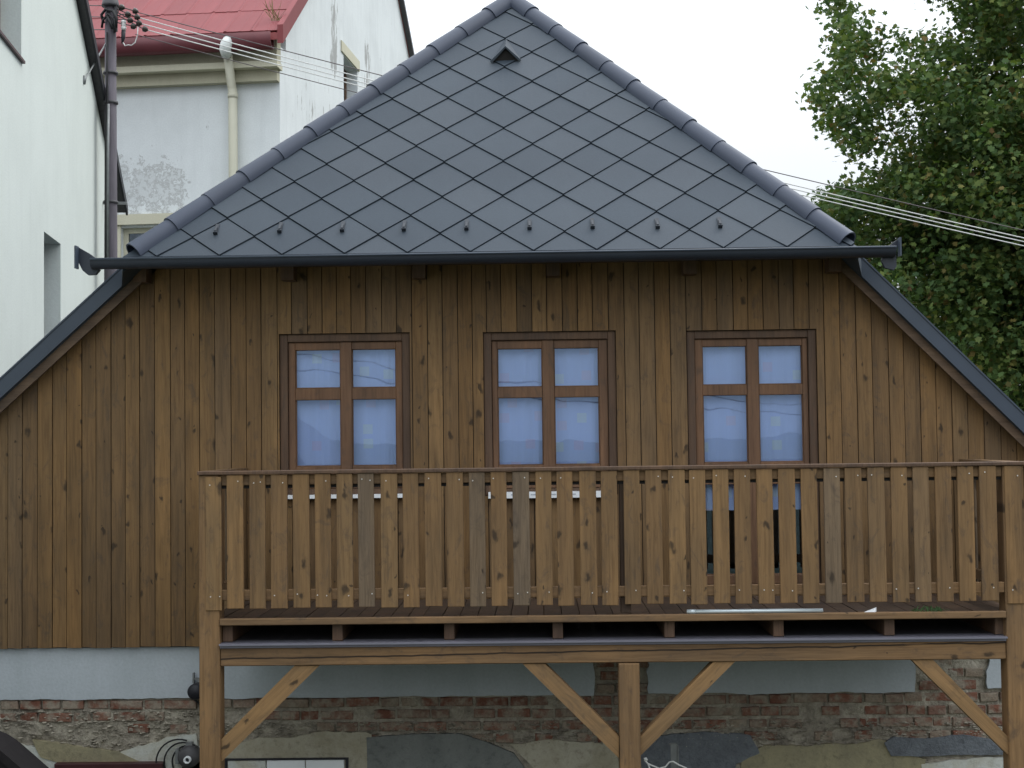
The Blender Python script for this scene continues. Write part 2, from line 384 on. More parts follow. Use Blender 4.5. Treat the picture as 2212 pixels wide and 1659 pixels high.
# ================================================================== ground
g = NT('meadow_ground'); gv = g.coords(); gf = g.noise(gv, 0.8, 8)
g.base(g.ramp(gf, [(0.3, (.030, .042, .018)), (0.6, (.052, .058, .030)), (0.8, (.085, .080, .055))])); g.rough(0.95); g.bump(g.noise(gv, 9, 6), 0.05)
mb = MB(); R = 900; n = 200
for j in range(n + 1):
    for i in range(n + 1):
        fx = (i / n * 2 - 1); fy = (j / n * 2 - 1); gy = math.copysign(abs(fy) ** 2.2, fy) * R; mb.v.append((math.copysign(abs(fx) ** 2.2, fx) * R, gy, 2.35 * min(1, max(0, (-2.1 - gy) / 3.0))))   # bank the viewer stands on, unseen and set close to block low light
for j in range(n):
    for i in range(n):
        a = j * (n + 1) + i; mb.f.append((a, a + 1, a + n + 2, a + n + 1))
link('ground', mb.mesh('ground'), g.m, kind='structure')

# ================================================================== the timber house
RIDGE_X, APEX_Y, APEX_Z = -0.228, 1.80, 7.99
EAVE_Y, EAVE_Z = -0.46, 5.345
EL, ER = -3.16, 2.385                    # corners of the hip at the eave
SL = (APEX_Z - EAVE_Z) / (RIDGE_X - EL); SR = (APEX_Z - EAVE_Z) / (ER - RIDGE_X)
XL, XR, YB = -4.72, 4.30, 8.2           # side eaves and back of the house
def side_z(x): return APEX_Z - (SL * (RIDGE_X - x) if x < RIDGE_X else SR * (x - RIDGE_X))
house = thing('timber_house', 'brown plank-clad house with dark diamond slate hip roof and three windows', 'house', (-0.3, 4, 0))
HP = Vector((0.3, -4, 0))               # children are modelled in world coordinates
def hpart(name, mb, mat, parent=None, smooth=False, loc=(0, 0, 0), kind=None, label=None):
    me = mb.mesh(name, smooth) if isinstance(mb, MB) else mb
    if parent is None: return link(name, me, mat, house, HP + Vector(loc), kind, label)
    return link(name, me, mat, parent, loc, kind, label)

CB = 2.353                              # lower edge of the cladding
OPEN = [(-2.061, -1.029, 3.515, 4.790), (-0.454, 0.587, 3.500, 4.782), (1.139, 2.152, 2.735, 4.772)]
# --- sheathing behind the planks, with the openings
mb = MB(); xs = sorted([XL + 0.15, XR - 0.15, RIDGE_X] + [a for o in OPEN for a in o[:2]])
def top_at(x): return min(5.62, side_z(x) - 0.16)
xs = sorted(set(xs + [EL + 0.02, ER - 0.02]))
for a, b in zip(xs, xs[1:]):
    o = [q for q in OPEN if q[0] <= a + 1e-6 and q[1] >= b - 1e-6]
    za, zb = top_at(a + 1e-4), top_at(b - 1e-4)
    if o:
        q = o[0]; mb.prism([(a, q[3]), (b, q[3]), (b, zb), (a, za)], 0.028, 0.3); mb.prism([(a, CB + .012), (b, CB + .012), (b, q[2]), (a, q[2])], 0.028, 0.3)
    else: mb.prism([(a, CB + .012), (b, CB + .012), (b, zb), (a, za)], 0.028, 0.3)
hpart('sheathing', mb, M['dark'])
# --- side and back walls, floor inside
mb = MB(); mb.box(XL + .15, XL + .45, .3, YB - .3, 0, side_z(XL + .15) - .2); mb.box(XR - .45, XR - .15, .3, YB - .3, 0, side_z(XR - .15) - .2)
hpart('side_wall', mb, M['plaster_new'])
mb = MB(); mb.prism([(XL + .15, 0), (XR - .15, 0), (XR - .15, side_z(XR - .15) - .16), (RIDGE_X, APEX_Z - .2), (XL + .15, side_z(XL + .15) - .16)], YB - .3, YB - .02)
hpart('back_wall', mb, M['clad'])
mb = MB(); mb.box(XL + .46, XR - .46, .31, YB - .31, 2.45, 2.65); hpart('inner_floor', mb, M['deck'])
mb = MB(); mb.box(-3.4, 2.6, 3.2, 3.3, 2.66, 5.0); mb.box(EL + .3, ER - .3, .31, 3.19, 5.12, 5.15); hpart('inner_wall', mb, M['cement'])

# --- planks of the gable
x = XL + 0.16; planks = []
while x < XR - 0.16:
    w = uni(0.112, 0.128); planks.append((x, min(x + w, XR - 0.16))); x += w
proud_prev = 0
for i, (a, b) in enumerate(planks):
    y0 = (0.0 if i % 2 else 0.004) + uni(-0.002, 0.002)
    g2 = 0.003
    poly = [(a + g2, CB + uni(-.006, .006)), (b - g2, CB + uni(-.006, .006)), (b - g2, 5.60), (a + g2, 5.60)]
    dz = 0.155
    poly = clip(poly, SL, -1, SL * RIDGE_X - APEX_Z + dz); poly = clip(poly, -SR, -1, -SR * RIDGE_X - APEX_Z + dz)
    if len(poly) < 3: continue
    mb = MB(); hitq = [q for q in OPEN if q[0] < b - g2 and q[1] > a + g2]
    if not hitq: mb.prism(poly, y0, 0.026)
    else:
        q = hitq[0]
        up = clip(poly, 0, 1, q[3]); lo = clip(poly, 0, -1, -q[2])
        mid = clip(clip(poly, 0, -1, -q[3]), 0, 1, q[2])
        pieces = [pl for pl in (clip(mid, -1, 0, -q[0]), clip(mid, 1, 0, q[1])) if len(pl) > 2 and max(p[0] for p in pl) - min(p[0] for p in pl) > 0.008]
        if pieces:                          # notched plank beside the opening: one L- or C-shaped outline
            xa, xb = min(p[0] for p in pieces[0]), max(p[0] for p in pieces[0]); zl = min(p[1] for p in poly); A, B = a + g2, b - g2
            if xa < q[0]: pg = [(A, zl), (B, zl), (B, q[2]), (xb, q[2]), (xb, q[3]), (B, q[3]), (B, 5.6), (A, 5.6)]
            else: pg = [(B, zl), (B, 5.6), (A, 5.6), (A, q[3]), (xa, q[3]), (xa, q[2]), (A, q[2]), (A, zl)]
            mb.prism(pg, y0, 0.026)
        else:
            for pl in (up, lo):
                if len(pl) > 2: hpart('plank', MB().prism(pl, y0, 0.026), M['clad'])
            continue
    hpart('plank', mb, M['clad'])

# --- hip roof: plane coordinates u (along the eave), v (up the slope)
TH = math.atan2(APEX_Z - EAVE_Z, APEX_Y - EAVE_Y); LEN = math.hypot(APEX_Z - EAVE_Z, APEX_Y - EAVE_Y)
VN = Vector((0, -math.sin(TH), math.cos(TH))); VV = Vector((0, math.cos(TH), math.sin(TH)))
def roofp(u, v, h=0.0): return Vector((u, EAVE_Y, EAVE_Z)) + VV * v + VN * h
mb = MB(); mb.poly_slab([roofp(EL, 0, -.012), roofp(ER, 0, -.012), roofp(RIDGE_X, LEN, -.012)], VN * -.10)
roof = hpart('hip_roof', mb, M['dark'])
P_ = 0.475; HV = LEN / 16.0; X0 = at(474, 548, EAVE_Y).x
full = None
aL = (LEN, -(RIDGE_X - EL)); aR = (-LEN, -(ER - RIDGE_X))     # inside: right of left hip, left of right hip
for j in range(0, 17):
    off = 0.0 if j % 2 else 0.5
    for k in range(-2, 14):
        cu = X0 + (k + off) * P_; cv = j * HV; s = 0.977
        poly = [(cu - P_ / 2 * s, cv), (cu, cv - HV * s), (cu + P_ / 2 * s, cv), (cu, cv + HV * s)]
        pl = clip(poly, 0, 1, 0.004)
        if len(pl) > 2: pl = clip(pl, aL[0], aL[1], aL[0] * EL)
        if len(pl) > 2: pl = clip(pl, aR[0], aR[1], aR[0] * ER)
        if len(pl) < 3: continue
        ar = abs(sum(pl[i][0] * pl[(i + 1) % len(pl)][1] - pl[(i + 1) % len(pl)][0] * pl[i][1] for i in range(len(pl)))) / 2
        if ar < 0.003: continue
        jit = uni(-.0012, .0012)
        def hgt(v): return 0.003 + 0.016 * (1 - (v - (cv - HV)) / (2 * HV)) + jit
        top = [roofp(u - cu, v, hgt(v)) for u, v in pl]; bot = [roofp(u - cu, v, -0.009) for u, v in pl]
        n = len(pl); m2 = MB(); m2.add(top + bot, [tuple(range(n)), tuple(range(2 * n - 1, n - 1, -1))] + [(a, n + a, n + (a + 1) % n, (a + 1) % n) for a in range(n)])
        hpart('slate', m2, M['slate'], roof, loc=(cu, 0, 0))
# hip caps
NLs = Vector((-SL, 0, 1)).normalized(); NRs = Vector((SR, 0, 1)).normalized()
def hip_cap_mesh(length, r0, r1, axis, up):
    side = axis.cross(up).normalized(); up = side.cross(axis).normalized()
    m2 = MB(); seg = 12; vs = []
    for (d, r) in ((0, r0), (length, r1)):
        for th in (r, r - 0.012):
            for q in range(seg + 1):
                an = math.radians(-98 + 196 * q / seg); vs.append(axis * d + side * (math.sin(an) * th) + up * (math.cos(an) * th - 0.03))
    n = seg + 1; fs = []
    for q in range(seg):
        fs += [(q, q + 1, 2 * n + q + 1, 2 * n + q), (n + q + 1, n + q, 3 * n + q, 3 * n + q + 1), (q + 1, q, n + q, n + q + 1), (2 * n + q, 2 * n + q + 1, 3 * n + q + 1, 3 * n + q)]
    fs += [(0, 2 * n, 3 * n, n), (seg, n + seg, 3 * n + seg, 2 * n + seg)]
    m2.add(vs, fs); return m2
for (cx, NS, cnt) in ((EL, NLs, 12), (ER, NRs, 12)):
    A = Vector((cx, EAVE_Y, EAVE_Z)); B = Vector((RIDGE_X, APEX_Y, APEX_Z)); d = (B - A); Ld = d.length; d.normalize()
    A = A + d * 0.10; Ld -= 0.06
    up = (VN + NS).normalized(); step = Ld / cnt
    me = hip_cap_mesh(step + 0.05, 0.096, 0.085, d, up).mesh('hip_cap', True); me.materials.append(M['cap'])
    for k in range(cnt):
        o = hpart('hip_cap', me, M['cap'], roof, loc=A + d * (k * step) + up * (0.004 + 0.003 * (k % 2)))
    try: me.set_sharp_from_angle(angle=math.radians(50))
    except Exception: pass
# ridge behind the apex
mb = MB(); up = Vector((0, 0, 1)); ax = Vector((0, 1, 0))
m2 = hip_cap_mesh(YB - APEX_Y + .1, .105, .105, ax, up); hpart('ridge_cap', m2, M['cap'], roof, True, loc=(RIDGE_X, APEX_Y - 0.02, APEX_Z + .01))
# mitred apex cap
m2 = MB(); seg = 10
c = Vector((RIDGE_X, APEX_Y + .0, APEX_Z - .01)); vs = [c + Vector((0, 0, .125))]
for q in range(seg): an = 2 * math.pi * q / seg; vs.append(c + Vector((math.cos(an) * .12, math.sin(an) * .1, .045)))
for q in range(seg): an = 2 * math.pi * q / seg; vs.append(c + Vector((math.cos(an) * .14, math.sin(an) * .12, -.06)))
fs = [(0, 1 + q, 1 + (q + 1) % seg) for q in range(seg)] + [(1 + q, 1 + seg + q, 1 + seg + (q + 1) % seg, 1 + (q + 1) % seg) for q in range(seg)]
m2.add(vs, fs); hpart('apex_cap', m2, M['cap'], roof, True)
# metal eave strip above the gutter
mb = MB(); mb.poly_slab([roofp(EL - .02, -.02, .002), roofp(ER + .02, -.02, .002), roofp(ER - .05, .05, .002), roofp(EL + .05, .05, .002)], VN * -.01)
hpart('eave_strip', mb, M['verge'], roof)
# vent hood (triangular)
vp = [hit(x, y, roofp(0, 0), VN) for x, y in ((1062, 137), (1123, 134), (1093, 105))]
fwd = Vector((0, -0.165, 0)); apex = vp[2] + Vector((0, -0.10, 0.02))
cl_, cr_ = vp[0] + VN * .015, vp[1] + VN * .015
m2 = MB(); th = .012
tipf = Vector(((cl_.x + cr_.x) / 2, cl_.y - .05, cl_.z + .125)); bl = cl_ + Vector((-.012, -.02, 0)); br = cr_ + Vector((.012, -.02, 0)); back = roofp((cl_.x + cr_.x) / 2, 0) + VV * ((vp[2] - roofp(0, 0)).dot(VV) + .16)
dn = Vector((0, 0.005, -.016))
m2.add([bl, tipf, back, bl + dn + Vector((.012, 0, 0)), tipf + dn], [(0, 1, 2), (3, 4, 2), (0, 3, 4, 1)])
m2.add([br, tipf, back, br + dn - Vector((.012, 0, 0)), tipf + dn], [(0, 2, 1), (3, 2, 4), (0, 1, 4, 3)])
hood = hpart('vent_hood', m2, M['slate'], roof)
m2 = MB(); cm = (bl + br) / 2 + Vector((0, .09, 0.02)); m2.add([bl + Vector((.02, .05, .0)), br + Vector((-.02, .05, .0)), tipf + Vector((0, .06, -.04))], [(0, 1, 2)])
m2 = MB(); m2.poly_slab([bl + Vector((.008, .03, .0)), br + Vector((-.008, .03, .0)), tipf + Vector((0, .035, -.022))], (0, .02, 0)); hpart('vent_opening', m2, M['dark'], roof)
# snow guards
sg = MB()
def sgp(w, v0, h0, v1, h1, t):
    sg.poly_slab([VV * v0 + VN * h0 + Vector((-w, 0, 0)), VV * v0 + VN * h0 + Vector((w, 0, 0)), VV * v1 + VN * h1 + Vector((w, 0, 0)), VV * v1 + VN * h1 + Vector((-w, 0, 0))], t)
sgp(.014, -.01, .024, .10, .018, VN * -.010)
sgp(.016, -.022, .012, -.022, .042, VV * .011)
sgp(.008, -.010, .048, .06, .027, VN * -.010)
sgm = sg.mesh('snow_guard')
for x, y in ((467, 506), (605, 502), (740, 500), (873, 498), (1008, 496), (1144, 495), (1280, 493), (1420, 493), (1555, 491)):
    p = hit(x, y, roofp(0, 0), VN); hpart('snow_guard', sgm, M['guard'], roof, loc=p)

# --- side slopes, verges, fascias
def slope_slab(pts_xy, dz, th):
    m3 = MB(); m3.poly_slab([Vector((x, y, side_z(x) + dz)) for x, y in pts_xy], (0, 0, -th)); return m3
VY = -0.16
lx = EL - 0.16; rx = ER + 0.16
hpart('side_roof', slope_slab([(EL, EAVE_Y), (RIDGE_X - .001, APEX_Y), (RIDGE_X - .001, YB), (XL, YB), (XL, VY + .02), (EL - .1, VY + .02)], -.004, .10), M['slate'])
hpart('side_roof', slope_slab([(ER, EAVE_Y), (ER + .1, VY + .02), (XR, VY + .02), (XR, YB), (RIDGE_X + .001, YB), (RIDGE_X + .001, APEX_Y)], -.004, .10), M['slate'])
for (x0, x1) in ((EL + .06, XL - .02), (ER - .06, XR + .02)):
    z0, z1 = side_z(x0), side_z(x1)
    mb = MB(); mb.prism([(x0, z0 + .045), (x1, z1 + .045), (x1, z1 - .100), (x0, z0 - .100)], VY - .012, VY + .018)
    mb.prism([(x0, z0 + .062), (x1, z1 + .062), (x1, z1 + .0455), (x0, z0 + .0455)], VY - .02, VY + .12)
    mb.prism([(x0, z0 - .083), (x1, z1 - .083), (x1, z1 - .1005), (x0, z0 - .1005)], VY - .022, VY - .0125)
    hpart('verge_flashing', mb, M['verge'])
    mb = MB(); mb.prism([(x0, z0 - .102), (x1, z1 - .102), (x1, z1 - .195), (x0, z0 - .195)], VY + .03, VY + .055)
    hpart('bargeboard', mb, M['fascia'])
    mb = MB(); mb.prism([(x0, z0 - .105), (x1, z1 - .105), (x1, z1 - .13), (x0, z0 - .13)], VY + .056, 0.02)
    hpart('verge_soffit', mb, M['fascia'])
# --- soffit boards, rafter tails under the eave
mb = MB(); mb.box(EL + .12, ER - .12, -.43, .02, 5.315, 5.335); hpart('eave_soffit', mb, M['casing'])  # darker casing wood here deepens the shadow under the eave
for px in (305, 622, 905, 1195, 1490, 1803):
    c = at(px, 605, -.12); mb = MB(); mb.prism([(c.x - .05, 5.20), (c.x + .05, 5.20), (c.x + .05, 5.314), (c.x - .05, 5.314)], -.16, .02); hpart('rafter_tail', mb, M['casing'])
# --- gutter
GY = -.55
GX0, GX1 = at(205, 575, GY).x - .02, at(1935, 545, GY).x - .01
prof = [(-.055 * math.cos(a) * 1.15, -.066 * math.sin(a)) for a in [math.pi * q / 10 for q in range(11)]]
def trough(prof, x0, x1, y, z, th=.005):
    m3 = MB(); n = len(prof); vs = []
    for x in (x0, x1):
        vs += [(x, y + a, z + b) for a, b in prof]; vs += [(x, y + a * .92, z + b * .92 + .002) for a, b in prof]
    fs = []
    for q in range(n - 1):
        fs += [(q, q + 1, 2 * n + q + 1, 2 * n + q), (n + q, 3 * n + q, 3 * n + q + 1, n + q + 1), (q, n + q, n + q + 1, q + 1), (2 * n + q, 2 * n + q + 1, 3 * n + q + 1, 3 * n + q)]
    fs += [(0, 2 * n, 3 * n, n), (n - 1, 2 * n - 1, 4 * n - 1, 3 * n - 1)]
    return m3.add(vs, fs)
GZ = 5.318
gut = hpart('gutter', trough(prof, GX0, GX1, GY, GZ), M['gutter'], smooth=True)
try: gut.data.set_sharp_from_angle(angle=math.radians(45))
except Exception: pass
mb = MB(); mb.tube([(GX0, GY - .064, GZ + .004), (GX1, GY - .064, GZ + .004)], .009, 8); hpart('rolled_edge', mb, M['verge'], gut, True)
mb = MB(); mb.box(GX0, GX1, GY + .064, GY + .070, GZ - .02, GZ + .012); hpart('gutter_back', mb, M['gutter'], gut)
for s, pts in ((-1, [(167, 533), (193, 548), (204, 556), (204, 572), (215, 582), (206, 593), (190, 594), (178, 584), (167, 562)]),
               (1, [(1942, 515), (1936, 545), (1937, 576), (1931, 583), (1912, 578), (1906, 566), (1906, 541)])):
    pp = [at(x, y, GY + .02) for x, y in pts]; mb = MB(); mb.prism([(p.x, p.z) for p in pp], GY + .02, GY + .06)
    hpart('gutter_end', mb, M['gutter'], gut)
    tip = pp[0]; a = pp[1]
    mb = MB(); mb.prism([(tip.x, tip.z), (tip.x + .012 * -s, tip.z), (tip.x + .012 * -s, GZ - .06), (tip.x, GZ - .06)], GY - .05, GY + .019); hpart('end_flange', mb, M['verge'], gut)

# --- windows and the balcony door
def sheet(x0, x1, z0, z1, y, amp=.007):
    m3 = MB(); n = 40; vs = []
    for k in range(n + 1):
        xx = x0 + (x1 - x0) * k / n; yy = y + amp * math.sin(xx * 46 + 1.3 * math.sin(xx * 11)); vs += [(xx, yy, z0), (xx, yy, z1)]
    m3.add(vs, [(2 * k, 2 * k + 2, 2 * k + 3, 2 * k + 1) for k in range(n)]); return m3
def ring(x0, x1, z0, z1, w, y0, y1, wb=None):
    m3 = MB(); wb = w if wb is None else wb
    m3.bbox(x0, x0 + w, y0, y1, z0, z1); m3.bbox(x1 - w, x1, y0, y1, z0, z1); m3.bbox(x0 + w + .0005, x1 - w - .0005, y0 + .0015, y1, z1 - w, z1)
    if wb: m3.bbox(x0 + w + .0005, x1 - w - .0005, y0 + .0015, y1, z0, z0 + wb)
    return m3
def window(name, o, cols, rows, wb, curtain_z, lab=None):
    x0, x1, z0, z1 = o
    win = hpart(name, ring(x0 + .002, x1 - .002, z0 + .002, z1 - .002, .062, .028, .20, wb=.05), M['casing'], label=lab)
    fx0, fx1, fz0, fz1 = x0 + .066, x1 - .066, z0 + .054, z1 - .066
    fr = MB(); gx = sorted(set([fx0] + [a for c in cols for a in c] + [fx1])); y0, y1 = .052, .12
    b = .004
    fr.bbox(fx0, cols[0][0], y0, y1, fz0, fz1); fr.bbox(cols[-1][1], fx1, y0, y1, fz0, fz1)
    fr.bbox(cols[0][1], cols[1][0], y0 - .004, y1, fz0, fz1)
    rz = sorted(rows, reverse=True); edges = [fz1] + [a for r in rz for a in (r[1], r[0])] + [fz0]
    for k in range(0, len(edges), 2):
        if edges[k] - edges[k + 1] > .01:
            for c in cols: fr.bbox(c[0] + .0004, c[1] - .0004, y0 + .003, y1, edges[k + 1], edges[k])
    hpart('window_frame', fr, M['frame'], win)
    sq = MB()
    for c in cols:
        for r in rz:
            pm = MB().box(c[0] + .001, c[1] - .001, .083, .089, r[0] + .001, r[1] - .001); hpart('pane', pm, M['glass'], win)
            g = .008; bd = MB().bbox(c[0], c[0] + g, .070, .0825, r[0], r[1], .002); bd.bbox(c[1] - g, c[1], .070, .0825, r[0], r[1], .002)
            bd.bbox(c[0] + g, c[1] - g, .071, .0825, r[0], r[0] + g, .002)
            hpart('glazing_bead', bd, M['frame'], win)
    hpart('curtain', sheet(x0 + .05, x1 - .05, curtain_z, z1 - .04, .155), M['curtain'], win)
    return win
w1 = window('window', OPEN[0], [(-1.942, -1.584), (-1.495, -1.145)], [(3.745, 4.268), (4.360, 4.662)], .05, 3.60)
w2 = window('window', OPEN[1], [(-.346, .009), (.100, .453)], [(3.735, 4.264), (4.348, 4.650)], .05, 3.60)
w3 = window('balcony_door', OPEN[2], [(1.264, 1.612), (1.702, 2.046)], [(2.86, 3.565), (3.736, 4.262), (4.344, 4.646)], .05, 3.36)
for win, o, t in ((w1, OPEN[0], .028), (w2, OPEN[1], .048)):
    mb = MB(); mb.prism([(o[0] + .03, o[2] - .018), (o[1] - .03, o[2] - .018), (o[1] - .03, o[2] - .018 + t), (o[0] + .03, o[2] - .018 + t)], -.06, .026)
    sill = hpart('sill', mb, M['white_plastic'], win)
    if t > .04:
        for k in range(7):
            xx = o[0] + .075 + k * .153; m3 = MB().box(xx - .022, xx + .022, -.0615, -.0605, o[2] + .004, o[2] + .014); hpart('printed_mark', m3, M['print'], sill)
mb = MB(); mb.box(2.02, 2.046, .075, .082, 2.87, 3.55); hpart('bright_seal', mb, M['pipe_metal'], w3)

# --- masonry below the cladding
MW0, MW1 = XL + .15, XR - .15
mb = MB(); nx, nz = 560, 78; zt, zb = 2.36, 1.25
for j in range(nz + 1):
    for i in range(nx + 1):
        xx = MW0 + (MW1 - MW0) * i / nx; zz = zb + (zt - zb) * j / nz
        h = noise.fractal((xx * 9, zz * 14, 0.4), 1.0, 2.0, 4) * .013 + noise.noise((xx * 2.5, zz * 4, 5)) * .01
        mb.v.append((xx, .078 - h, zz))
for j in range(nz):
    for i in range(nx):
        a = j * (nx + 1) + i; mb.f.append((a, a + 1, a + nx + 2, a + nx + 1))
mb.box(MW0, MW1, .105, .30, 0, 2.302); mb.box(MW0, MW1, .06, .10, 0, 1.25)
wall = hpart('masonry_wall', mb, M['mortar'])
# upper render, ragged lower edge and two broken gaps
def rend(x0, x1, z, seed, left=0, right=0):
    low = ragged(x0, x1, z, .012, .03, seed, 4)
    pl = low[:]
    rr = [(x1 + right * (.03 * noise.noise((seed, k * 1.9, 1)) + .015 * noise.noise((seed, k * 5.9, 1))), z + (2.345 - z) * k / 9) for k in range(1, 9)]
    ll = [(x0 + left * (.03 * noise.noise((seed + 9, k * 1.9, 1)) + .015 * noise.noise((seed, k * 6.3, 4))), z + (2.345 - z) * k / 9) for k in range(8, 0, -1)]
    pl += rr + [(x1, 2.345), (x0, 2.345)] + ll
    mb = MB().prism(pl, .046, .10); return hpart('render_coat', mb, M['plaster_new'], wall)
rend(MW0, 0.375, 1.945, 1.2, 0, 1); rend(0.80, 2.86, 1.945, 5.2, 1, 1); rend(3.42, MW1, 1.97, 7.7, 1, 0)
# bricks, courses top down
def brick_mesh(l, s):
    m3 = MB(); h = .068; d = .09; seedv = s * 3.1; b = .006
    def wob(p, k): return (p[0] + .006 * noise.noise((k, seedv, 1)), p[1] + .004 * noise.noise((k, seedv, 2)), p[2] + .005 * noise.noise((k, seedv, 3)))
    o = [(-l / 2, -h / 2), (-l / 6, -h / 2), (l / 6, -h / 2), (l / 2, -h / 2), (l / 2, h / 2), (l / 6, h / 2), (-l / 6, h / 2), (-l / 2, h / 2)]
    back = [wob((x, d, z), i * 2.3) for i, (x, z) in enumerate(o)]; mid = [wob((x, b, z), i * 2.3) for i, (x, z) in enumerate(o)]
    front = [wob((x * (1 - .05), 0, z * .84), i * 4.1 + 7) for i, (x, z) in enumerate(o)]
    f = [tuple(range(16, 24))]
    for i in range(8):
        c = (i + 1) % 8; f += [(i, 8 + i, 8 + c, c), (8 + i, 16 + i, 16 + c, 8 + c)]
    m3.add(back + mid + front, f); me = m3.mesh('brick'); me.materials.append(M['brick']); return me
BR = [[brick_mesh(l, s + l * 10) for s in range(4)] for l in (.135, .165, .255)]
def course(x0, x1, z, keep=lambda x: 1.0):
    x = x0
    while x < x1:
        k = random.choices((0, 1, 2), (5, 2, 4))[0]; l = (.135, .165, .255)[k]
        if x + l > x1 + .03: break
        if rnd() < keep(x + l / 2):
            o = hpart('brick', random.choice(BR[k]), M['brick'], wall, loc=(x + l / 2, .062 + uni(-.010, .012), z + uni(-.004, .004))); o.rotation_euler = (uni(-.04, .04), uni(-.02, .02), uni(-.04, .04))
        x += l + uni(.012, .024)
course(MW0 + .02, MW1, 1.898); course(MW0 + .1, MW1, 1.803, lambda x: .92)
course(MW0 + .02, MW1, 1.708, lambda x: .22 if x < -2.3 else .85)
course(-1.9, MW1, 1.613, lambda x: .3 if x < -.4 else .45)
for k in range(4): course(.40 + .03 * (k % 2), .80, 1.993 + k * .095)
for k in range(4): course(2.90 + .05 * (k % 2), 3.42, 1.993 + k * .095, lambda x: .8 if k < 2 else .6)
# lower coats of old render and cement, each with a broken edge
def patch(pts, mat, y, seed, amp=.022):
    out = []
    for i in range(len(pts)):
        a = Vector((*pts[i], 0)); b = Vector((*pts[(i + 1) % len(pts)], 0)); n = max(1, int((b - a).length / .035)); t = (b - a).normalized(); nn = Vector((-t.y, t.x, 0))
        for k in range(n):
            p = a + (b - a) * k / n
            d = noise.noise((p.x * 4 + seed, p.y * 4, seed)) + .6 * noise.noise((p.x * 15 + seed, p.y * 15, 2)); p += nn * d * amp; out.append((p.x, p.y))
    hpart('old_render', MB().prism(out, y, .10), mat, wall)
def vp2(*pts): return [(lambda p: (p.x, p.z))(at(x, y, .05)) for x, y in pts]
patch(vp2((-160, 1590), (60, 1612), (150, 1626), (260, 1628), (330, 1604), (425, 1584), (440, 1700), (440, 1770), (-160, 1770)), M['whitewash'], .045, 3.3)
patch(vp2((70, 1598), (150, 1610), (260, 1625), (330, 1655), (180, 1660), (90, 1635)), M['olive'], .038, 13.3, .01)
patch(vp2((436, 1630), (560, 1592), (640, 1590), (700, 1578), (800, 1586), (790, 1760), (436, 1760)), M['cream'], .046, 4.4)
patch(vp2((792, 1592), (880, 1586), (990, 1584), (1060, 1606), (1110, 1628), (1150, 1680), (1150, 1760), (794, 1760)), M['cement'], .042, 5.9, .006)
patch(vp2((1100, 1606), (1190, 1600), (1336, 1606), (1336, 1760), (1165, 1760), (1150, 1660)), M['cream'], .05, 6.1)
patch(vp2((1385, 1590), (1500, 1580), (1620, 1590), (1640, 1625), (1590, 1650), (1570, 1760), (1385, 1760)), M['blue_cement'], .048, 8.2)
patch(vp2((1600, 1640), (1650, 1612), (1760, 1610), (1900, 1598), (2000, 1640), (1990, 1760), (1590, 1760)), M['olive'], .05, 9.1)
patch(vp2((1910, 1605), (1930, 1592), (2000, 1598), (2080, 1585), (2160, 1600), (2175, 1630), (1925, 1632)), M['blue_cement'], .036, 10.5, .008)
patch(vp2((1990, 1650), (2060, 1640), (2200, 1634), (2300, 1640), (2300, 1760), (1990, 1760)), M['whitewash'], .046, 11.6)
# loose mortar crumbs and broken brick bits on the rough zone
mb = MB()
for k in range(1500):
    px = uni(0, 2200); zone = uni(1535, 1625) if px < 430 else uni(1560, 1612)
    c = at(px, zone, .06); r = uni(.006, .02); fl = uni(.35, .8)
    vs = [(c.x + r * 1.6 * math.cos(q * 1.257 + k) * uni(.6, 1.2), .062 + uni(-.004, .008), c.z + r * fl * math.sin(q * 1.257 + k) * uni(.6, 1.2)) for q in range(5)]
    mb.add(vs + [(c.x, .05 - r * .4, c.z)], [(0, 1, 5), (1, 2, 5), (2, 3, 5), (3, 4, 5), (4, 0, 5)])
hpart('mortar_crumbs', mb, M['mortar'], wall, kind='stuff')
# dark red lintel and small framed window at the foot
a = at(118, 1650, -.02); b = at(352, 1648, -.02)
hpart('lintel', MB().bbox(a.x, b.x, -.03, .10, 1.30, a.z), M['maroon'])
a = at(484, 1640, .02); b = at(752, 1637, .02); z = (a.z + b.z) / 2
cw = hpart('cellar_window', MB().box(a.x, b.x, .02, .10, z - .012, z).box(a.x, a.x + .02, .02, .10, z - .5, z - .0125).box(b.x - .02, b.x, .02, .10, z - .5, z - .0125), M['black_metal'])
n3 = 3; ww = (b.x - a.x - .05) / n3
for k in range(n3):
    x0 = a.x + .025 + k * ww; hpart('white_frame_board', MB().bbox(x0, x0 + ww - .008, .028, .06, z - .5, z - .016), M['white_plastic'] if k else M['whitewash'], cw)

# ================================================================== the balcony
BY = -1.20
bal = thing('balcony', 'brown wooden balcony with vertical slat railing on braced posts', 'balcony', (0.45, -1.15, 0))
BP = Vector((-0.45, 1.15, 0))
def bpart(name, mb, mat, parent=None, loc=(0, 0, 0), smooth=False, label=None):
    me = mb.mesh(name, smooth) if isinstance(mb, MB) else mb
    return link(name, me, mat, bal if parent is None else parent, (BP + Vector(loc)) if parent is None else loc, None, label)
PX = [(-2.400, -2.257), (0.506, 0.649), (3.167, 3.310)]
for i, (a, b) in enumerate(PX):
    zt = 3.715 if i != 1 else 2.384
    bpart('post', MB().bbox(a, b, BY - .02, BY + .125, 0, zt, .006), M['post'])
bpart('rail_post', MB().bbox(.53, .60, BY + .015, BY + .085, 2.725, 3.64), M['deck'])
bpart('beam', MB().bbox(PX[0][1] + .001, PX[2][0] - .001, BY - .005, BY + .115, 2.388, 2.512, .006), M['beam'])
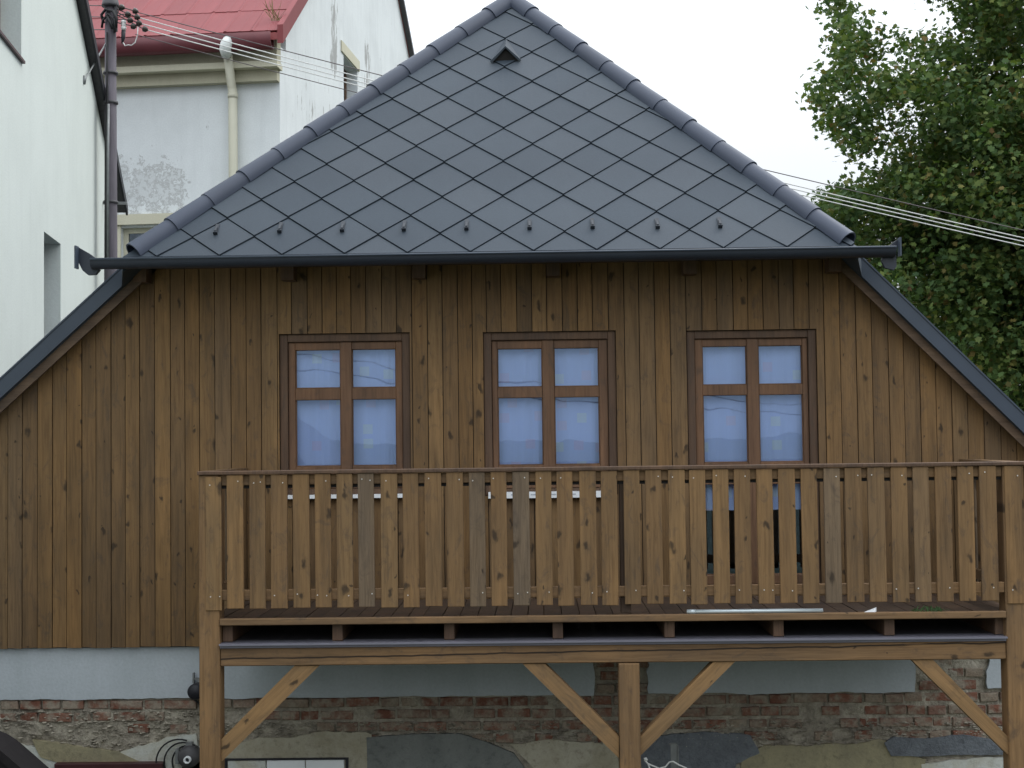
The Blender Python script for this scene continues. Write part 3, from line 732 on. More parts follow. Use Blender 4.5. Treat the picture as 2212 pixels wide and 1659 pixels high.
mb = MB(); mb.prism([(PX[0][1] + .001, 2.534), (PX[2][0] - .001, 2.534), (PX[2][0] - .001, 2.546), (PX[0][1] + .001, 2.546)], BY - .045, BY + .14); mb.prism([(PX[0][1] + .001, 2.513), (PX[2][0] - .001, 2.513), (PX[2][0] - .001, 2.5315), (PX[0][1] + .001, 2.5315)], BY - .012, BY + .13)
bpart('drip_strip', mb, M['strip'])
bpart('metal_underlay', MB().box(PX[0][0] + .01, PX[2][1] - .01, BY + .141, -.012, 2.536, 2.5445), M['dark_metal'])
for px in (490, 728, 970, 1205, 1447, 1683, 1923, 2163):
    c = at(px, 1360, BY + .03); bpart('joist', MB().bbox(c.x - .036, c.x + .036, BY + .05, -.01, 2.549, 2.670), M['casing'])
bpart('edge_board', MB().bbox(PX[0][1] + .001, PX[2][0] - .001, BY - .03, BY + .016, 2.671, 2.718, .005), M['railwood'])
x = PX[0][0] + .02
while x < PX[2][1] - .02:
    w = uni(.105, .135); bpart('deck_board', MB().box(x + .003, min(x + w, PX[2][1]) - .003, BY + .017, -.008, 2.6715, 2.704 + uni(-.002, .002)), M['deck']); x += w
# railing: cap, upper and lower rails
RX0, RX1 = -2.405, 3.45
bpart('handrail', MB().bbox(RX0, RX1, BY - .040, BY + .07, 3.716, 3.742, .004), M['casing'])
bpart('rail', MB().bbox(PX[0][1] + .001, PX[2][0] - .001, BY - .005, BY + .04, 3.640, 3.712, .004), M['railwood'])
bpart('rail_shadow_strip', MB().box(PX[0][1] + .001, PX[2][0] - .001, BY + .012, BY + .04, 3.618, 3.6395), M['dark'])  # dark strip standing in for the shadow line below the upper rail
bpart('rail', MB().bbox(PX[0][1] + .001, PX[2][0] - .001, BY - .005, BY + .04, 2.842, 2.914, .004), M['railwood'])
SW, SZ0, SZ1 = .113, 2.788, 3.714
nail = MB().tube([(0, 0, 0), (0, -.004, 0)], .0046, 6); nm = nail.mesh('nail')
slm = [MB().bbox(-SW / 2 + uni(-.003, .003), SW / 2 + uni(-.003, .003), 0, .024, 0, SZ1 - SZ0, .003).mesh('slat') for _ in range(5)]
pitch = (3.006 + 2.352) / 35
def slat(cx, z0=SZ0, me=None, seed=0):
    o = bpart('slat', me or random.choice(slm), M['slat'], loc=(cx, BY - .030, z0)); o.rotation_euler = (0, uni(-.003, .003), 0)
    for zz in (.055, SZ1 - SZ0 - .05):
        for dx in (-.03, .03):
            if rnd() < .38: link('nail', nm, M['nail'], o, (dx + uni(-.012, .012), -.0005, (zz if zz < .3 else zz) + uni(-.008, .008) + (.035 if zz < .3 else 0)))
for k in range(36):
    cx = -2.352 + SW / 2 + k * pitch + uni(-.004, .004)
    slat(cx, SZ0 + (-.012 if k == 0 else uni(-.004, .004)))
longm = MB().bbox(-.058, .058, 0, .03, 0, SZ1 - SZ0 + .02, .003).mesh('slat')
slat(3.235, SZ0 - .02, longm); slat(3.372, SZ0, None)
# side railings back to the wall
for sx in (PX[0][0] + .02, PX[2][1] - .05):
    bpart('rail', MB().box(sx, sx + .04, BY + .126, -.005, 3.640, 3.712), M['railwood']); bpart('rail', MB().box(sx, sx + .04, BY + .126, -.005, 2.842, 2.914), M['railwood'])
    bpart('handrail', MB().box(sx - .03, sx + .07, BY + .101, -.005, 3.7165, 3.7415), M['railwood'])
    for k in range(7):
        y0 = BY + .14 + k * .153; xo = sx - .0245 if sx < 0 else sx + .0405
        bpart('slat', MB().box(xo, xo + .024, y0, y0 + .109, SZ0, SZ1), M['slat'])
# diagonal braces
for pts in ([(478, 1597), (478, 1646), (690, 1438), (636, 1438)], [(1129, 1434), (1177, 1434), (1337, 1591), (1337, 1638)],
            [(1384, 1591), (1542, 1429), (1588, 1429), (1384, 1632)], [(1969, 1425), (2015, 1425), (2179, 1593), (2179, 1632)]):
    pp = [at(x, y, BY + .01) for x, y in pts]
    cx = sum(p.x for p in pp) / 4; cz = sum(p.z for p in pp) / 4
    d = max(((pp[i] - pp[j]) for i in range(4) for j in range(4)), key=lambda v: v.length); ang = math.atan2(d.z, d.x)
    ca, sa = math.cos(-ang), math.sin(-ang)
    loc = [((p.x - cx) * ca - (p.z - cz) * sa, (p.x - cx) * sa + (p.z - cz) * ca) for p in pp]
    o = bpart('brace', MB().prism(loc, 0, .10), M['brace'], loc=(cx, BY + .01, cz)); o.rotation_euler = (0, -ang, 0)

# ================================================================== small things on and under the balcony
a = at(1484, 1323, BY - .01); b = at(1778, 1319, BY - .01)
o = obj('metal_pipe', MB().tube([(a.x, BY + .0, 2.733), (b.x, BY + .0, 2.733)], .0145, 12).tube([(a.x + .02, BY + .0, 2.733), (a.x + .06, BY, 2.733)], .0165, 12), M['pipe_metal'], smooth=True)
tag(o, 'thin grey metal pipe lying along the balcony floor edge', 'pipe')
a = at(1883, 1318, BY)
mb = MB(); mb.add([(a.x - .055, BY - .01, 2.719), (a.x + .02, BY - .015, 2.719), (a.x + .035, BY + .01, 2.72), (a.x - .03, BY + .02, 2.72), (a.x + .012, BY - .012, 2.742), (a.x + .034, BY + .004, 2.752), (a.x + .022, BY + .018, 2.744), (a.x - .03, BY + .0, 2.728)],
                   [(0, 1, 4, 7), (1, 2, 5, 4), (2, 3, 6, 5), (3, 0, 7, 6), (4, 5, 6), (4, 6, 7), (3, 2, 1, 0)])
tag(obj('plastic_scrap', mb, M['white_plastic']), 'crumpled white scrap on the balcony floor edge', 'scrap')
lg = NT('weed_green'); lg.base(lg.ramp(lg.noise(lg.coords(), 30, 2), [(.3, (.035, .085, .03)), (.7, (.07, .13, .045))])); lg.rough(.6)
mb = MB(); a = at(2005, 1312, BY)
for k in range(46):
    bx = a.x + uni(-.10, .10); by = BY + uni(-.01, .02); an = uni(-1.25, 1.25); ln = uni(.03, .09); tip = Vector((bx + math.sin(an) * ln, by - uni(0, .02), 2.72 + math.cos(an) * ln * .55)); w = .004
    mb.add([(bx - w, by, 2.718), (bx + w, by, 2.718), (bx + (tip.x - bx) * .6 + w, by - .006, 2.718 + (tip.z - 2.718) * .75), tip, (bx + (tip.x - bx) * .6 - w, by - .006, 2.718 + (tip.z - 2.718) * .75)], [(0, 1, 2, 3, 4)])
tag(obj('grass_tuft', mb, lg.m), 'small green grass tuft lying on the balcony floor edge', 'grass')
# black round fitting on the wall behind the left post
c = at(424, 1493, -.05)
t = thing('wall_lamp', 'black round lamp on a bracket beside the left balcony post', 'lamp', (c.x, .045, c.z))
obj('lamp_head', MB().tube([(0, -.02, 0), (0, -.04, 0), (0, -.13, 0), (0, -.15, 0)], [.035, .060, .062, .05], 20), M['black_metal'], t, True)
obj('bracket', MB().box(-.045, -.033, -.035, -.003, .05, .13).box(-.033, .05, -.03, -.018, .075, .092).box(-.01, .012, -.034, -.003, .055, .075), M['grey_metal'], t)
obj('cable', MB().tube([(-.02, -.012, -.05), (-.03, -.02, -.085), (.0, -.03, -.10), (.025, -.02, -.14), (.03, -.012, -.22)], .008, 8), M['black_rubber'], t, True)
# dark housing with a ring and looped cables
c = at(402, 1640, -.12)
t = thing('cable_reel', 'dark round housing with pale ring and looped black cables at wall foot', 'fixture', (c.x, .0, c.z))
obj('housing', MB().tube([(0, .04, 0), (0, -.05, 0), (0, -.085, 0)], [.085, .085, .06], 20), M['dark_metal'], t, True)
obj('clamp', MB().box(-.03, .02, -.02, .03, .08, .105).box(-.11, -.085, -.02, .03, -.06, .055), M['grey_metal'], t)
rg = MB(); seg = 18
for q in range(seg):
    a0 = 2 * math.pi * q / seg; 
    for (r, y) in ((.028, -.086), (.028, -.115), (.017, -.115), (.017, -.086)): rg.v.append((r * math.cos(a0) + .005, y, r * math.sin(a0) - .01))
for q in range(seg):
    k0, k1 = q * 4, ((q + 1) % seg) * 4
    for e in range(3): rg.f.append((k0 + e, k0 + e + 1, k1 + e + 1, k1 + e))
obj('ring', rg, M['white_plastic'], t, True); obj('socket', MB().tube([(.005, -.0855, -.01), (.005, -.089, -.01)], .017, 14), M['black_metal'], t)
for k in range(3):
    rr = .125 + k * .028
    obj('cable', MB().tube([(-.02 - .03 * k + rr * math.cos(math.radians(an)) , .02 - .02 * k, -.05 + rr * math.sin(math.radians(an))) for an in range(40 + 15 * k, 215, 12)], .0065, 7), M['black_rubber'], t, True)
obj('mounting_board', MB().box(-.075, .11, .045, .06, -.3, .06), M['whitewash'], t)
# metal upright and white cable at the middle post
c = at(1457, 1606, -.3)
t = tag(obj('metal_upright', MB().prism([(c.x - .028, 0), (c.x + .022, 0), (c.x + .022, c.z - .012), (c.x + .010, c.z), (c.x - .028, c.z)], -.30, -.27).prism([(c.x + .0225, 0), (c.x + .030, 0), (c.x + .030, c.z - .018), (c.x + .0225, c.z - .014)], -.312, -.258), M['grey_metal']), 'upright grey metal bar right of the middle balcony post', 'bar')
q = [at(x, y, -.45) for x, y in ((1392, 1641), (1400, 1650), (1412, 1655), (1424, 1660), (1438, 1656), (1446, 1646), (1454, 1645), (1466, 1652), (1482, 1659), (1500, 1680))]
cbl = obj('white_cable', MB().tube(q, .006, 8).tube([q[0], q[0] + Vector((.012, 0, .006)), q[0] + Vector((.02, 0, -.006))], [.012, .014, .008], 8).tube([q[1], q[1] + Vector((.02, -.01, -.06)), q[1] + Vector((.05, -.01, -.2))], .006, 8), M['porcelain'], smooth=True)
tag(cbl, 'kinked white cable end beside the grey upright bar', 'cable')
# dark rounded canopy in the near left corner
cp = [at(x, y, -1.6) for x, y in ((-420, 1500), (-250, 1522), (-100, 1550), (-20, 1572), (14, 1584), (36, 1598), (62, 1620), (88, 1643), (112, 1664), (140, 1710), (160, 1780))]
mb = MB(); vs = []
for y in (-1.9, -1.6): vs += [(p.x, y, p.z) for p in cp]
for y in (-1.9, -1.6): vs += [(p.x - .03, y, p.z - .045) for p in cp]
n = len(cp)
fs = []
for k in range(n - 1):
    fs += [(k, k + 1, n + k + 1, n + k), (2 * n + k, 3 * n + k, 3 * n + k + 1, 2 * n + k + 1), (k, 2 * n + k, 2 * n + k + 1, k + 1), (n + k, n + k + 1, 3 * n + k + 1, 3 * n + k)]
fs += [(0, n, 3 * n, 2 * n), (n - 1, 3 * n - 1, 4 * n - 1, 2 * n - 1)]
mb.add(vs, fs)
t = thing('canopy', 'dark brown rounded canopy rising in the bottom left corner', 'canopy', (cp[3].x, -1.3, 0))
off = Vector((-cp[3].x, 1.3, 0))
link('canopy_roof', mb.mesh('canopy_roof'), M['canopy'], t, off)
link('canopy_front', MB().prism([(p.x - .01, p.z - .02) for p in cp] + [(cp[-1].x - .05, 1.0), (cp[0].x, 1.0)], -1.885, -1.86).mesh('canopy_front'), M['canopy'], t, off)
link('support', MB().box(cp[0].x + .2, cp[0].x + .3, -1.50, -1.40, 0, cp[0].z - .1).box(cp[-1].x - .25, cp[-1].x - .17, -1.50, -1.40, 0, cp[-1].z + .02).mesh('support'), M['dark_metal'], t, off)

# ================================================================== white house on the left
A_ = math.radians(-8.8); wd = Vector((math.sin(A_), math.cos(A_), 0)); wn_ = Vector((wd.y, -wd.x, 0))   # along the wall, and its outward normal (towards +X)
p0 = at(0, 700, 3.0)
def lw(x, y, out=0.0):      # wall coordinates (t along the wall, z) of a view point
    h = hit(x, y, p0 + wn_ * out, wn_); return (h - p0).dot(wd), h.z
lh = thing('white_house', 'white rendered house at left seen along its gable wall', 'house', (p0.x, p0.y, 0), -A_)
# local frame: x = outward normal, y = along the wall
e0, e1 = lw(165, 0), lw(258, 462)
sl = (e1[1] - e0[1]) / (e1[0] - e0[0]); tc_ = lw(231, 400)[0]; t0 = -7.0; tr = (t0 + tc_) / 2 - .3
def vz(t): return e0[1] + sl * (t - e0[0])
zr = vz(tr)
def vzz(t): return vz(t) if t > tr else zr + (zr - vz(tr + (tr - t))) * -1
WN = []
def recess_wall(openings, tmin, tmax, topf, th, x_out=0.0):
    """wall with real openings, in local (y=t, z); front face at x_out"""
    cuts = sorted(set([tmin, tmax, tr] + [a for o in openings for a in o[:2]])); m3 = MB()
    def quad(t_a, t_b, za0, zb0, za1, zb1):
        v = [(x_out, t_a, za0), (x_out, t_b, zb0), (x_out, t_b, zb1), (x_out, t_a, za1), (x_out - th, t_a, za0), (x_out - th, t_b, zb0), (x_out - th, t_b, zb1), (x_out - th, t_a, za1)]
        m3.add(v, [(0, 1, 2, 3), (7, 6, 5, 4), (0, 4, 5, 1), (1, 5, 6, 2), (2, 6, 7, 3), (3, 7, 4, 0)])
    for a, b in zip(cuts, cuts[1:]):
        os_ = sorted([o for o in openings if o[0] <= a + 1e-6 and o[1] >= b - 1e-6], key=lambda o: o[2]); z = 0
        for o in os_: quad(a, b, z, z, o[2], o[2]); z = o[3]
        quad(a, b, z, z, topf(a), topf(b))
    return m3
wl = lw(95, 500); wr = lw(131, 531); ul = lw(46, 131)
o1 = (wl[0], wr[0], wl[1] - 1.75, wl[1]); o2 = (ul[0] - 1.15, ul[0], ul[1], ul[1] + 1.6)
o3 = (o2[0], o2[1], o1[2], o1[3])
obj('wall', recess_wall([o1, o2], t0, tc_, lambda t: vzz(t) - .02, .4), M['white_wall'], lh)
for o in (o1, o2):
    w = obj('window', MB().box(-.26, -.22, o[0], o[0] + .07, o[2], o[3]).box(-.26, -.22, o[1] - .07, o[1], o[2], o[3]).box(-.26, -.2205, o[0] + .071, o[1] - .071, o[3] - .07, o[3]).box(-.26, -.2205, o[0] + .071, o[1] - .071, o[2], o[2] + .07).box(-.255, -.225, (o[0] + o[1]) / 2 - .04, (o[0] + o[1]) / 2 + .04, o[2] + .071, o[3] - .071), M['frame'], lh)
    obj('pane', MB().box(-.244, -.238, o[0] + .06, o[1] - .06, o[2] + .06, o[3] - .06), M['glass_far'], w)
    obj('room_dark', MB().box(-.40, -.39, o[0], o[1], o[2], o[3]), M['dark'], w)
    obj('sill', MB().box(-.22, .035, o[0] - .03, o[1] + .04, o[2] - .025, o[2] + .004), M['maroon'], w)
zc = vzz(tc_)
obj('back_wall', MB().box(-8, -.41, tc_ - .4, tc_, 0, zc - .1), M['white_wall'], lh)
m3 = MB(); te = e1[0]
m3.poly_slab([(.10, tr, zr + .02), (.10, te, vz(te) + .02), (-8, te, vz(te) + .02), (-8, tr, zr + .02)], (0, 0, .09)); m3.poly_slab([(.10, t0 - .4, vzz(t0 - .4) + .02), (.10, tr, zr + .02), (-8, tr, zr + .02), (-8, t0 - .4, vzz(t0 - .4) + .02)], (0, 0, .16))
obj('roof', m3, M['dark_metal'], lh)
m3 = MB().poly_slab([(.10, tr, zr - .02), (.10, te + .02, vz(te) - .02), (.13, te + .02, vz(te) - .02), (.13, tr, zr - .02)], (0, 0, .15)); obj('verge_board', m3, M['black_metal'], lh)
br_ = lw(180, 172); LI = Matrix.LocRotScale(Vector((p0.x, p0.y, 0)), Matrix.Rotation(-A_, 3, 'Z'), None).inverted(); pe = LI @ at(230, 92, 9.0)
obj('stay_rod', MB().tube([(0, br_[0], br_[1]), Vector((.02, br_[0], br_[1])).lerp(pe, .12), pe], .012, 6).tube([(.0, br_[0], br_[1] - .06), (.02, br_[0], br_[1] + .05)], .03, 6), M['grey_metal'], lh, True)
c = lw(222, 437); obj('pole_bracket', MB().box(0, .35, c[0] - .02, c[0] + .02, c[1] - .03, c[1] + .01), M['grey_metal'], lh)

# ================================================================== town house with the red roof
B_ = math.radians(5.3); c0 = at(605, 300, 13.0); c0 = Vector((c0.x, c0.y, 0))
fx_ = Vector((math.cos(B_), -math.sin(B_), 0)); sy_ = Vector((math.sin(B_), math.cos(B_), 0))
th_ = thing('town_house', 'pale town house with red sheet roof and peeling paint', 'house', tuple(c0), -B_)
def fr(x, y, out=0.0):      # facade coordinates (x, z)
    h = hit(x, y, c0 - sy_ * out, -sy_); return (h - c0).dot(fx_), h.z
def gb(x, y, out=0.0):      # gable coordinates (y, z)
    h = hit(x, y, c0 + fx_ * out, fx_); return (h - c0).dot(sy_), h.z
XW = -9.0
n = peeled('peeling_facade_render')
f1 = n.noise(n.coords(), 5.5, 10, 0.78); f2 = n.noise(n.coords((2.2, 2.2, 0.5)), 3.0, 8, 0.72)
pa, pb = fr(250, 440), fr(418, 310)
facade_mask = n.math('MULTIPLY', n.peel_box(n.X, pa[0] - .1, pb[0] - .12, .22), n.math('MULTIPLY', n.peel_box(n.Z, pa[1] - .3, pb[1] - .25, .5), n.math('LESS_THAN', n.Y, .05)))
pk = n.ramp(n.math('ADD', f1, n.math('MULTIPLY', facade_mask, .235)), [(0.655, 0.0), (0.675, 1.0), (0.70, 1.0), (0.73, 0.28)])
g1_, g2_ = gb(722, 60), gb(792, 60)
s1 = n.peel_box(n.Y, g1_[0] - .35, g1_[0] + .30, .25); s2 = n.peel_box(n.Y, g2_[0] - .3, g2_[0] + .35, .25)
zz_ = n.peel_box(n.Z, gb(722, 175)[1], gb(722, -10)[1], .4); gm = n.math('MULTIPLY', n.math('MAXIMUM', s1, s2), n.math('MULTIPLY', zz_, n.math('GREATER_THAN', n.Y, .3)))
low = n.math('MULTIPLY', n.peel_box(n.Y, gb(640, 200)[0], gb(740, 200)[0], .8), n.math('MULTIPLY', n.peel_box(n.Z, gb(680, 300)[1] - .3, gb(680, 180)[1], .6), n.math('GREATER_THAN', n.Y, .3)))
pk2 = n.ramp(n.math('ADD', f2, n.math('ADD', n.math('MULTIPLY', gm, .20), n.math('MULTIPLY', low, .09))), [(0.655, 0.0), (0.685, 1.0)])
pall = n.math('MAXIMUM', n.math('MULTIPLY', pk, .8), pk2)
n.base(n.mix(pall, n.src, (.37, .375, .37)))
M['town'] = n.m
zE = gb(605, 100)[1]
gv1, gv2 = gb(662, 0), gb(885, 130); gv3 = gb(860, 0)
sf = (gv1[1] - zE) / gv1[0]; sr = (gv3[1] - gv2[1]) / (gv2[0] - gv3[0])
yr = (gv2[1] + sr * gv2[0] - zE) / (sf + sr); zr2 = zE + sf * yr; yb = gv2[0] + 2.5; zb2 = gv2[1] - sr * 2.5
# front wall with the window opening at the bottom
wa = fr(262, 492); wb_ = fr(352, 492); wz1 = wa[1]
m3 = MB(); x0, x1 = wa[0], wa[0] + 1.1; wz0 = wz1 - 1.9
m3.box(XW, x0, 0, .4, 0, zE).box(x1, 0, 0, .4, 0, zE).box(x0, x1, 0, .4, wz1, zE).box(x0, x1, 0, .4, 0, wz0)
obj('front_wall', m3, M['town'], th_)
# gable wall: polygon with a window opening (split in strips)
ga, gbz = gb(742, 119), gb(772, 150); gy0, gy1, gz1 = ga[0], gbz[0], ga[1]; gz0 = gz1 - 1.75
def gtop(y): return min(zE + sf * y, zr2 - sr * (y - yr)) - .02
m3 = MB(); cuts = sorted([.401, gy0, gy1, yr, yb])
for a, b in zip(cuts, cuts[1:]):
    segs = [(0, 0, gz0, gz0), (gz1, gz1, gtop(a), gtop(b))] if (a >= gy0 - 1e-6 and b <= gy1 + 1e-6) else [(0, 0, gtop(a), gtop(b))]
    for za0, zb0, za1, zb1 in segs:
        m3.add([(0, a, za0), (0, b, zb0), (0, b, zb1), (0, a, za1), (-.4, a, za0), (-.4, b, zb0), (-.4, b, zb1), (-.4, a, za1)], [(0, 1, 2, 3), (7, 6, 5, 4), (0, 4, 5, 1), (1, 5, 6, 2), (2, 6, 7, 3), (3, 7, 4, 0)])
obj('gable_wall', m3, M['town'], th_)
w = obj('window', MB().box(-.30, -.24, gy0, gy0 + .08, gz0, gz1).box(-.30, -.24, gy1 - .08, gy1, gz0, gz1).box(-.30, -.24, gy0 + .081, gy1 - .081, gz1 - .08, gz1).box(-.3, -.24, gy0 + .081, gy1 - .081, gz0, gz0 + .08), M['frame'], th_)
obj('pane', MB().box(-.275, -.268, gy0 + .07, gy1 - .07, gz0 + .07, gz1 - .07), M['glass_far'], w); obj('room_dark', MB().box(-.40, -.38, gy0, gy1, gz0, gz1), M['dark'], w)
obj('lintel', MB().box(.002, .03, gy0 - .25, gy1 + .12, gz1 + .02, gz1 + .24), M['trim'], w)
w = obj('window', MB().box(x0, x0 + .09, .10, .16, wz0, wz1).box(x1 - .09, x1, .10, .16, wz0, wz1).box(x0 + .091, x1 - .091, .10, .16, wz1 - .09, wz1).box(x0 + .091, x1 - .091, .10, .16, wz0, wz0 + .09).box((x0 + x1) / 2 - .05, (x0 + x1) / 2 + .05, .105, .155, wz0 + .091, wz1 - .091), M['trim'], th_)
obj('pane', MB().box(x0 + .08, x1 - .08, .125, .132, wz0 + .08, wz1 - .08), M['glass_far'], w); obj('curtain', MB().box(x0, x1, .36, .38, wz0, wz1), M['whitewash'], w)
obj('surround', MB().box(x0 - .20, x0 - .001, -.03, .0, wz0 - .1, wz1 + .04).box(x1 + .001, x1 + .20, -.03, .0, wz0 - .1, wz1 + .04).box(x0 - .28, x1 + .28, -.07, -.0005, wz1 + .0405, wz1 + .22), M['trim'], w)
# cornice in steps
cz = [fr(400, y)[1] for y in (112, 150, 163, 187)]
m3 = MB(); m3.prism([(XW, cz[3]), (-.0, cz[3]), (-.0, cz[2]), (XW, cz[2])], -.16, -.002)
obj('cornice', m3, M['cornice'], th_); obj('cornice', MB().prism([(XW, cz[2] + .002), (.05, cz[2] + .002), (.05, cz[1]), (XW, cz[1])], -.34, -.002), M['trim'], th_)
obj('cornice', MB().prism([(XW, cz[1] + .002), (.02, cz[1] + .002), (.02, zE + .12), (XW, zE + .12)], -.24, -.002), M['cornice'], th_)
gt, gbm = fr(400, 76, .62)[1], fr(400, 110, .62)[1]
gd = gt - gbm
gpr = [(-.13, .0), (-.125, -gd * .5), (-.09, -gd * .85), (-.03, -gd), (.05, -gd), (.09, -gd * .85), (.10, 0)]
obj('roof_gutter', trough(gpr, XW, .02, -.50, gt), M['plum'], th_, True)
# roof: red sheets laid in three courses, each its own piece
zR0 = gt + .04; yR0 = -.50
mS = math.hypot(1, sf)
rb = MB().poly_slab([(XW, yR0, zR0 - .03), (.16, yR0, zR0 - .03), (.16, yr, zR0 - .03 + sf * (yr - yR0)), (XW, yr, zR0 - .03 + sf * (yr - yR0))], (0, 0, -.12))
rf = obj('roof', rb, M['red_trim'], th_)
sn = Vector((0, -sf, 1)).normalized(); sv = Vector((0, 1, sf)).normalized()
pw = .47
def panel(ln):
    m4 = MB(); pr = [(0, 0), (.02, .016), (.05, .016), (.07, .003), (.26, .0), (.28, .004), (.31, .004), (.33, 0), (pw, 0)]; vs = []
    for v in (0, ln):
        vs += [Vector((a, 0, 0)) + sv * v + sn * (b + (.016 if v == 0 else .004)) for a, b in pr]
    vs += [Vector((a, 0, 0)) + sn * .002 for a, b in pr]
    k = len(pr); m4.add(vs, [(q, q + 1, k + q + 1, k + q) for q in range(k - 1)] + [(2 * k + q, 2 * k + q + 1, q + 1, q) for q in range(k - 1)]); return m4.mesh('roof_sheet')
ln = 1.02; pm_ = panel(ln + .03)
for r in range(4):
    for q in range(int((.10 - XW) / pw)):
        xx = .10 - (q + 1) * pw; p = Vector((xx, yR0, zR0)) + sv * (r * ln) + sn * .0
        link('roof_sheet', pm_, M['red'], rf, p + Vector((0, 0, uni(-.004, .004))))
obj('verge_trim', MB().poly_slab([(.11, yR0 - .02, zR0 + .10), (.11, yr, zR0 + .10 + sf * (yr - yR0)), (.11, yr, zR0 - .22 + sf * (yr - yR0)), (.11, yR0 - .02, zR0 - .22)], (.10, 0, 0)), M['red'], rf)
obj('rear_verge', MB().poly_slab([(.02, yr, zr2 + .10), (.02, yb + .5, zr2 + .10 - sr * (yb + .5 - yr)), (.02, yb + .5, zr2 - .02 - sr * (yb + .5 - yr)), (.02, yr, zr2 - .02)], (.12, 0, 0)), M['dark_metal'], rf)
obj('rear_slope', MB().poly_slab([(.02, yr, zr2 + .1), (.02, yb + .5, zr2 + .1 - sr * (yb + .5 - yr)), (XW, yb + .5, zr2 + .1 - sr * (yb + .5 - yr)), (XW, yr, zr2 + .1)], (0, 0, -.12)), M['red_trim'], rf)
obj('back_wall', MB().box(XW, -.41, yb - .4, yb, 0, zb2 - .1).box(XW, XW + .4, .41, yb - .41, 0, zE), M['white_wall'], th_)
# downpipe with its bend
d0, d1, d2, d3 = fr(490, 90, .62), fr(489, 112, .55), fr(503, 192, .13), fr(503, 560, .13)
dp = obj('downpipe', MB().tube([(d1[0], -.50, d1[1] + .02), (d2[0] - .02, -.13, d2[1] + .05), (d2[0], -.13, d2[1] - .05), (d2[0], -.13, .1)], .078, 14), M['downpipe'], th_, True)
obj('pipe_bend', MB().tube([(d0[0] + .02, -.44, d0[1] + .02), (d0[0], -.58, d0[1] + .03), (d0[0] - .01, -.63, d0[1] - .05), (d1[0], -.62, d1[1] + .02), (d1[0], -.52, d1[1] - .06)], [.07, .095, .10, .098, .088], 14), M['downpipe_white'], dp, True)
obj('pipe_collar', MB().tube([(d2[0], -.13, d2[1] - .08), (d2[0], -.13, d2[1] - .16)], .09, 14), M['downpipe'], dp, True)
# weed on the roof
wp = fr(592, 62, .2); mb = MB(); wl_ = c0 + fx_ * wp[0] - sy_ * .15; wl_.z = zR0 + .02 + sf * .35
for k in range(13):
    bx = uni(-.12, .12); an = uni(-.9, .9); ln_ = uni(.15, .48); mb.add([(bx - .005, 0, 0), (bx + .005, 0, 0), (bx + math.sin(an) * ln_ + .004, uni(-.08, .05), math.cos(an) * ln_), (bx + math.sin(an) * ln_ * .6 - .012, 0, math.cos(an) * ln_ * .6)], [(0, 1, 2, 3)])
dry = plain('dry_weed', (.20, .15, .06), .8, .3, 20)
tag(obj('roof_weed', mb, dry, loc=wl_), 'sparse dry weed growing at the red roof edge', 'weed')

# ================================================================== utility pole and wires
PYD = 9.0
pc = at(238, 300, PYD); pt = at(240, 12, PYD); PXc = (pc.x + pt.x) / 2
pole = thing('utility_pole', 'dark wooden utility pole beside the white gable wall', 'utility pole', (PXc, PYD, 0))
zt = at(240, 15, PYD).z
obj('shaft', MB().tube([(0, 0, 0), (0, 0, zt * .5), (0, 0, zt + .02)], [.125, .098, .078], 16), M['pole'], pole, True)
obj('pole_cap', MB().tube([(0, 0, zt), (0, 0, zt + .03), (0, 0, zt + .16), (0, 0, zt + .2)], [.125, .125, .095, .02], 16), M['dark_metal'], pole, True)
def pl(x, y, dy=0): p = at(x, y, PYD + dy); return Vector((p.x - PXc, dy, p.z))
for k, y in enumerate((158, 222, 437)):
    zz = at(238, y * 1.0, PYD).z; obj('band', MB().tube([(0, 0, zz - .018), (0, 0, zz + .018)], .106, 16), M['dark_metal'], pole, True)
obj('cable_bundle', MB().tube([pl(224, 50, -.06), pl(219, 32, -.08), pl(228, 20, -.1), pl(244, 24, -.12), pl(252, 40, -.12), pl(250, 60, -.1)], .022, 8).tube([pl(220, 60, -.05), pl(222, 44, -.09), pl(234, 30, -.12), pl(246, 42, -.13), pl(248, 70, -.12)], .018, 8).tube([pl(230, 30, -.1), pl(238, 48, -.13), pl(243, 62, -.13)], .022, 8), M['black_rubber'], pole, True)
obj('cable_run', MB().tube([pl(231, 70, -.1), pl(231, 150, -.11), pl(232, 230, -.12), pl(229, 300, -.14), pl(230, 420, -.14), pl(229, 560, -.14)], .016, 8), M['black_rubber'], pole, True)
obj('conduit', MB().tube([pl(234, 225, -.13), pl(233, 330, -.14), pl(233, 560, -.14)], .020, 8), M['grey_metal'], pole, True)
obj('surge_arrester', MB().tube([pl(267, 44, -.02), pl(267, 48, -.02), pl(267, 50, -.02), pl(267, 54, -.02), pl(267, 56, -.02), pl(267, 60, -.02), pl(267, 65, -.02)], [.028, .042, .026, .042, .026, .042, .03], 12), M['porcelain'], pole, True)
obj('cable_end', MB().tube([pl(267, 66, -.02), pl(266, 82, -.02), pl(264, 94, -.02)], [.032, .03, .012], 10), M['black_metal'], pole, True)
ins = [(292, 24), (296, 37), (300, 50), (313, 63), (276, 31), (281, 44), (288, 57), (263, 16)]
ct = at(250, 14, PYD)
for k, (x, y) in enumerate(ins):
    p = pl(x, y, -.04)
    i_ = obj('insulator', MB().tube([p + Vector((-.035, 0, .012)), p + Vector((-.02, 0, .007)), p + Vector((.015, 0, -.004)), p + Vector((.045, 0, -.012))], [.018, .045, .042, .015], 10), M['insul'], pole, True)
    obj('pin', MB().tube([Vector((.06, -.02, pl(250, 12 + k * 6).z)), p + Vector((-.03, 0, .01))], .008, 6), M['wire_dark'], i_, True)
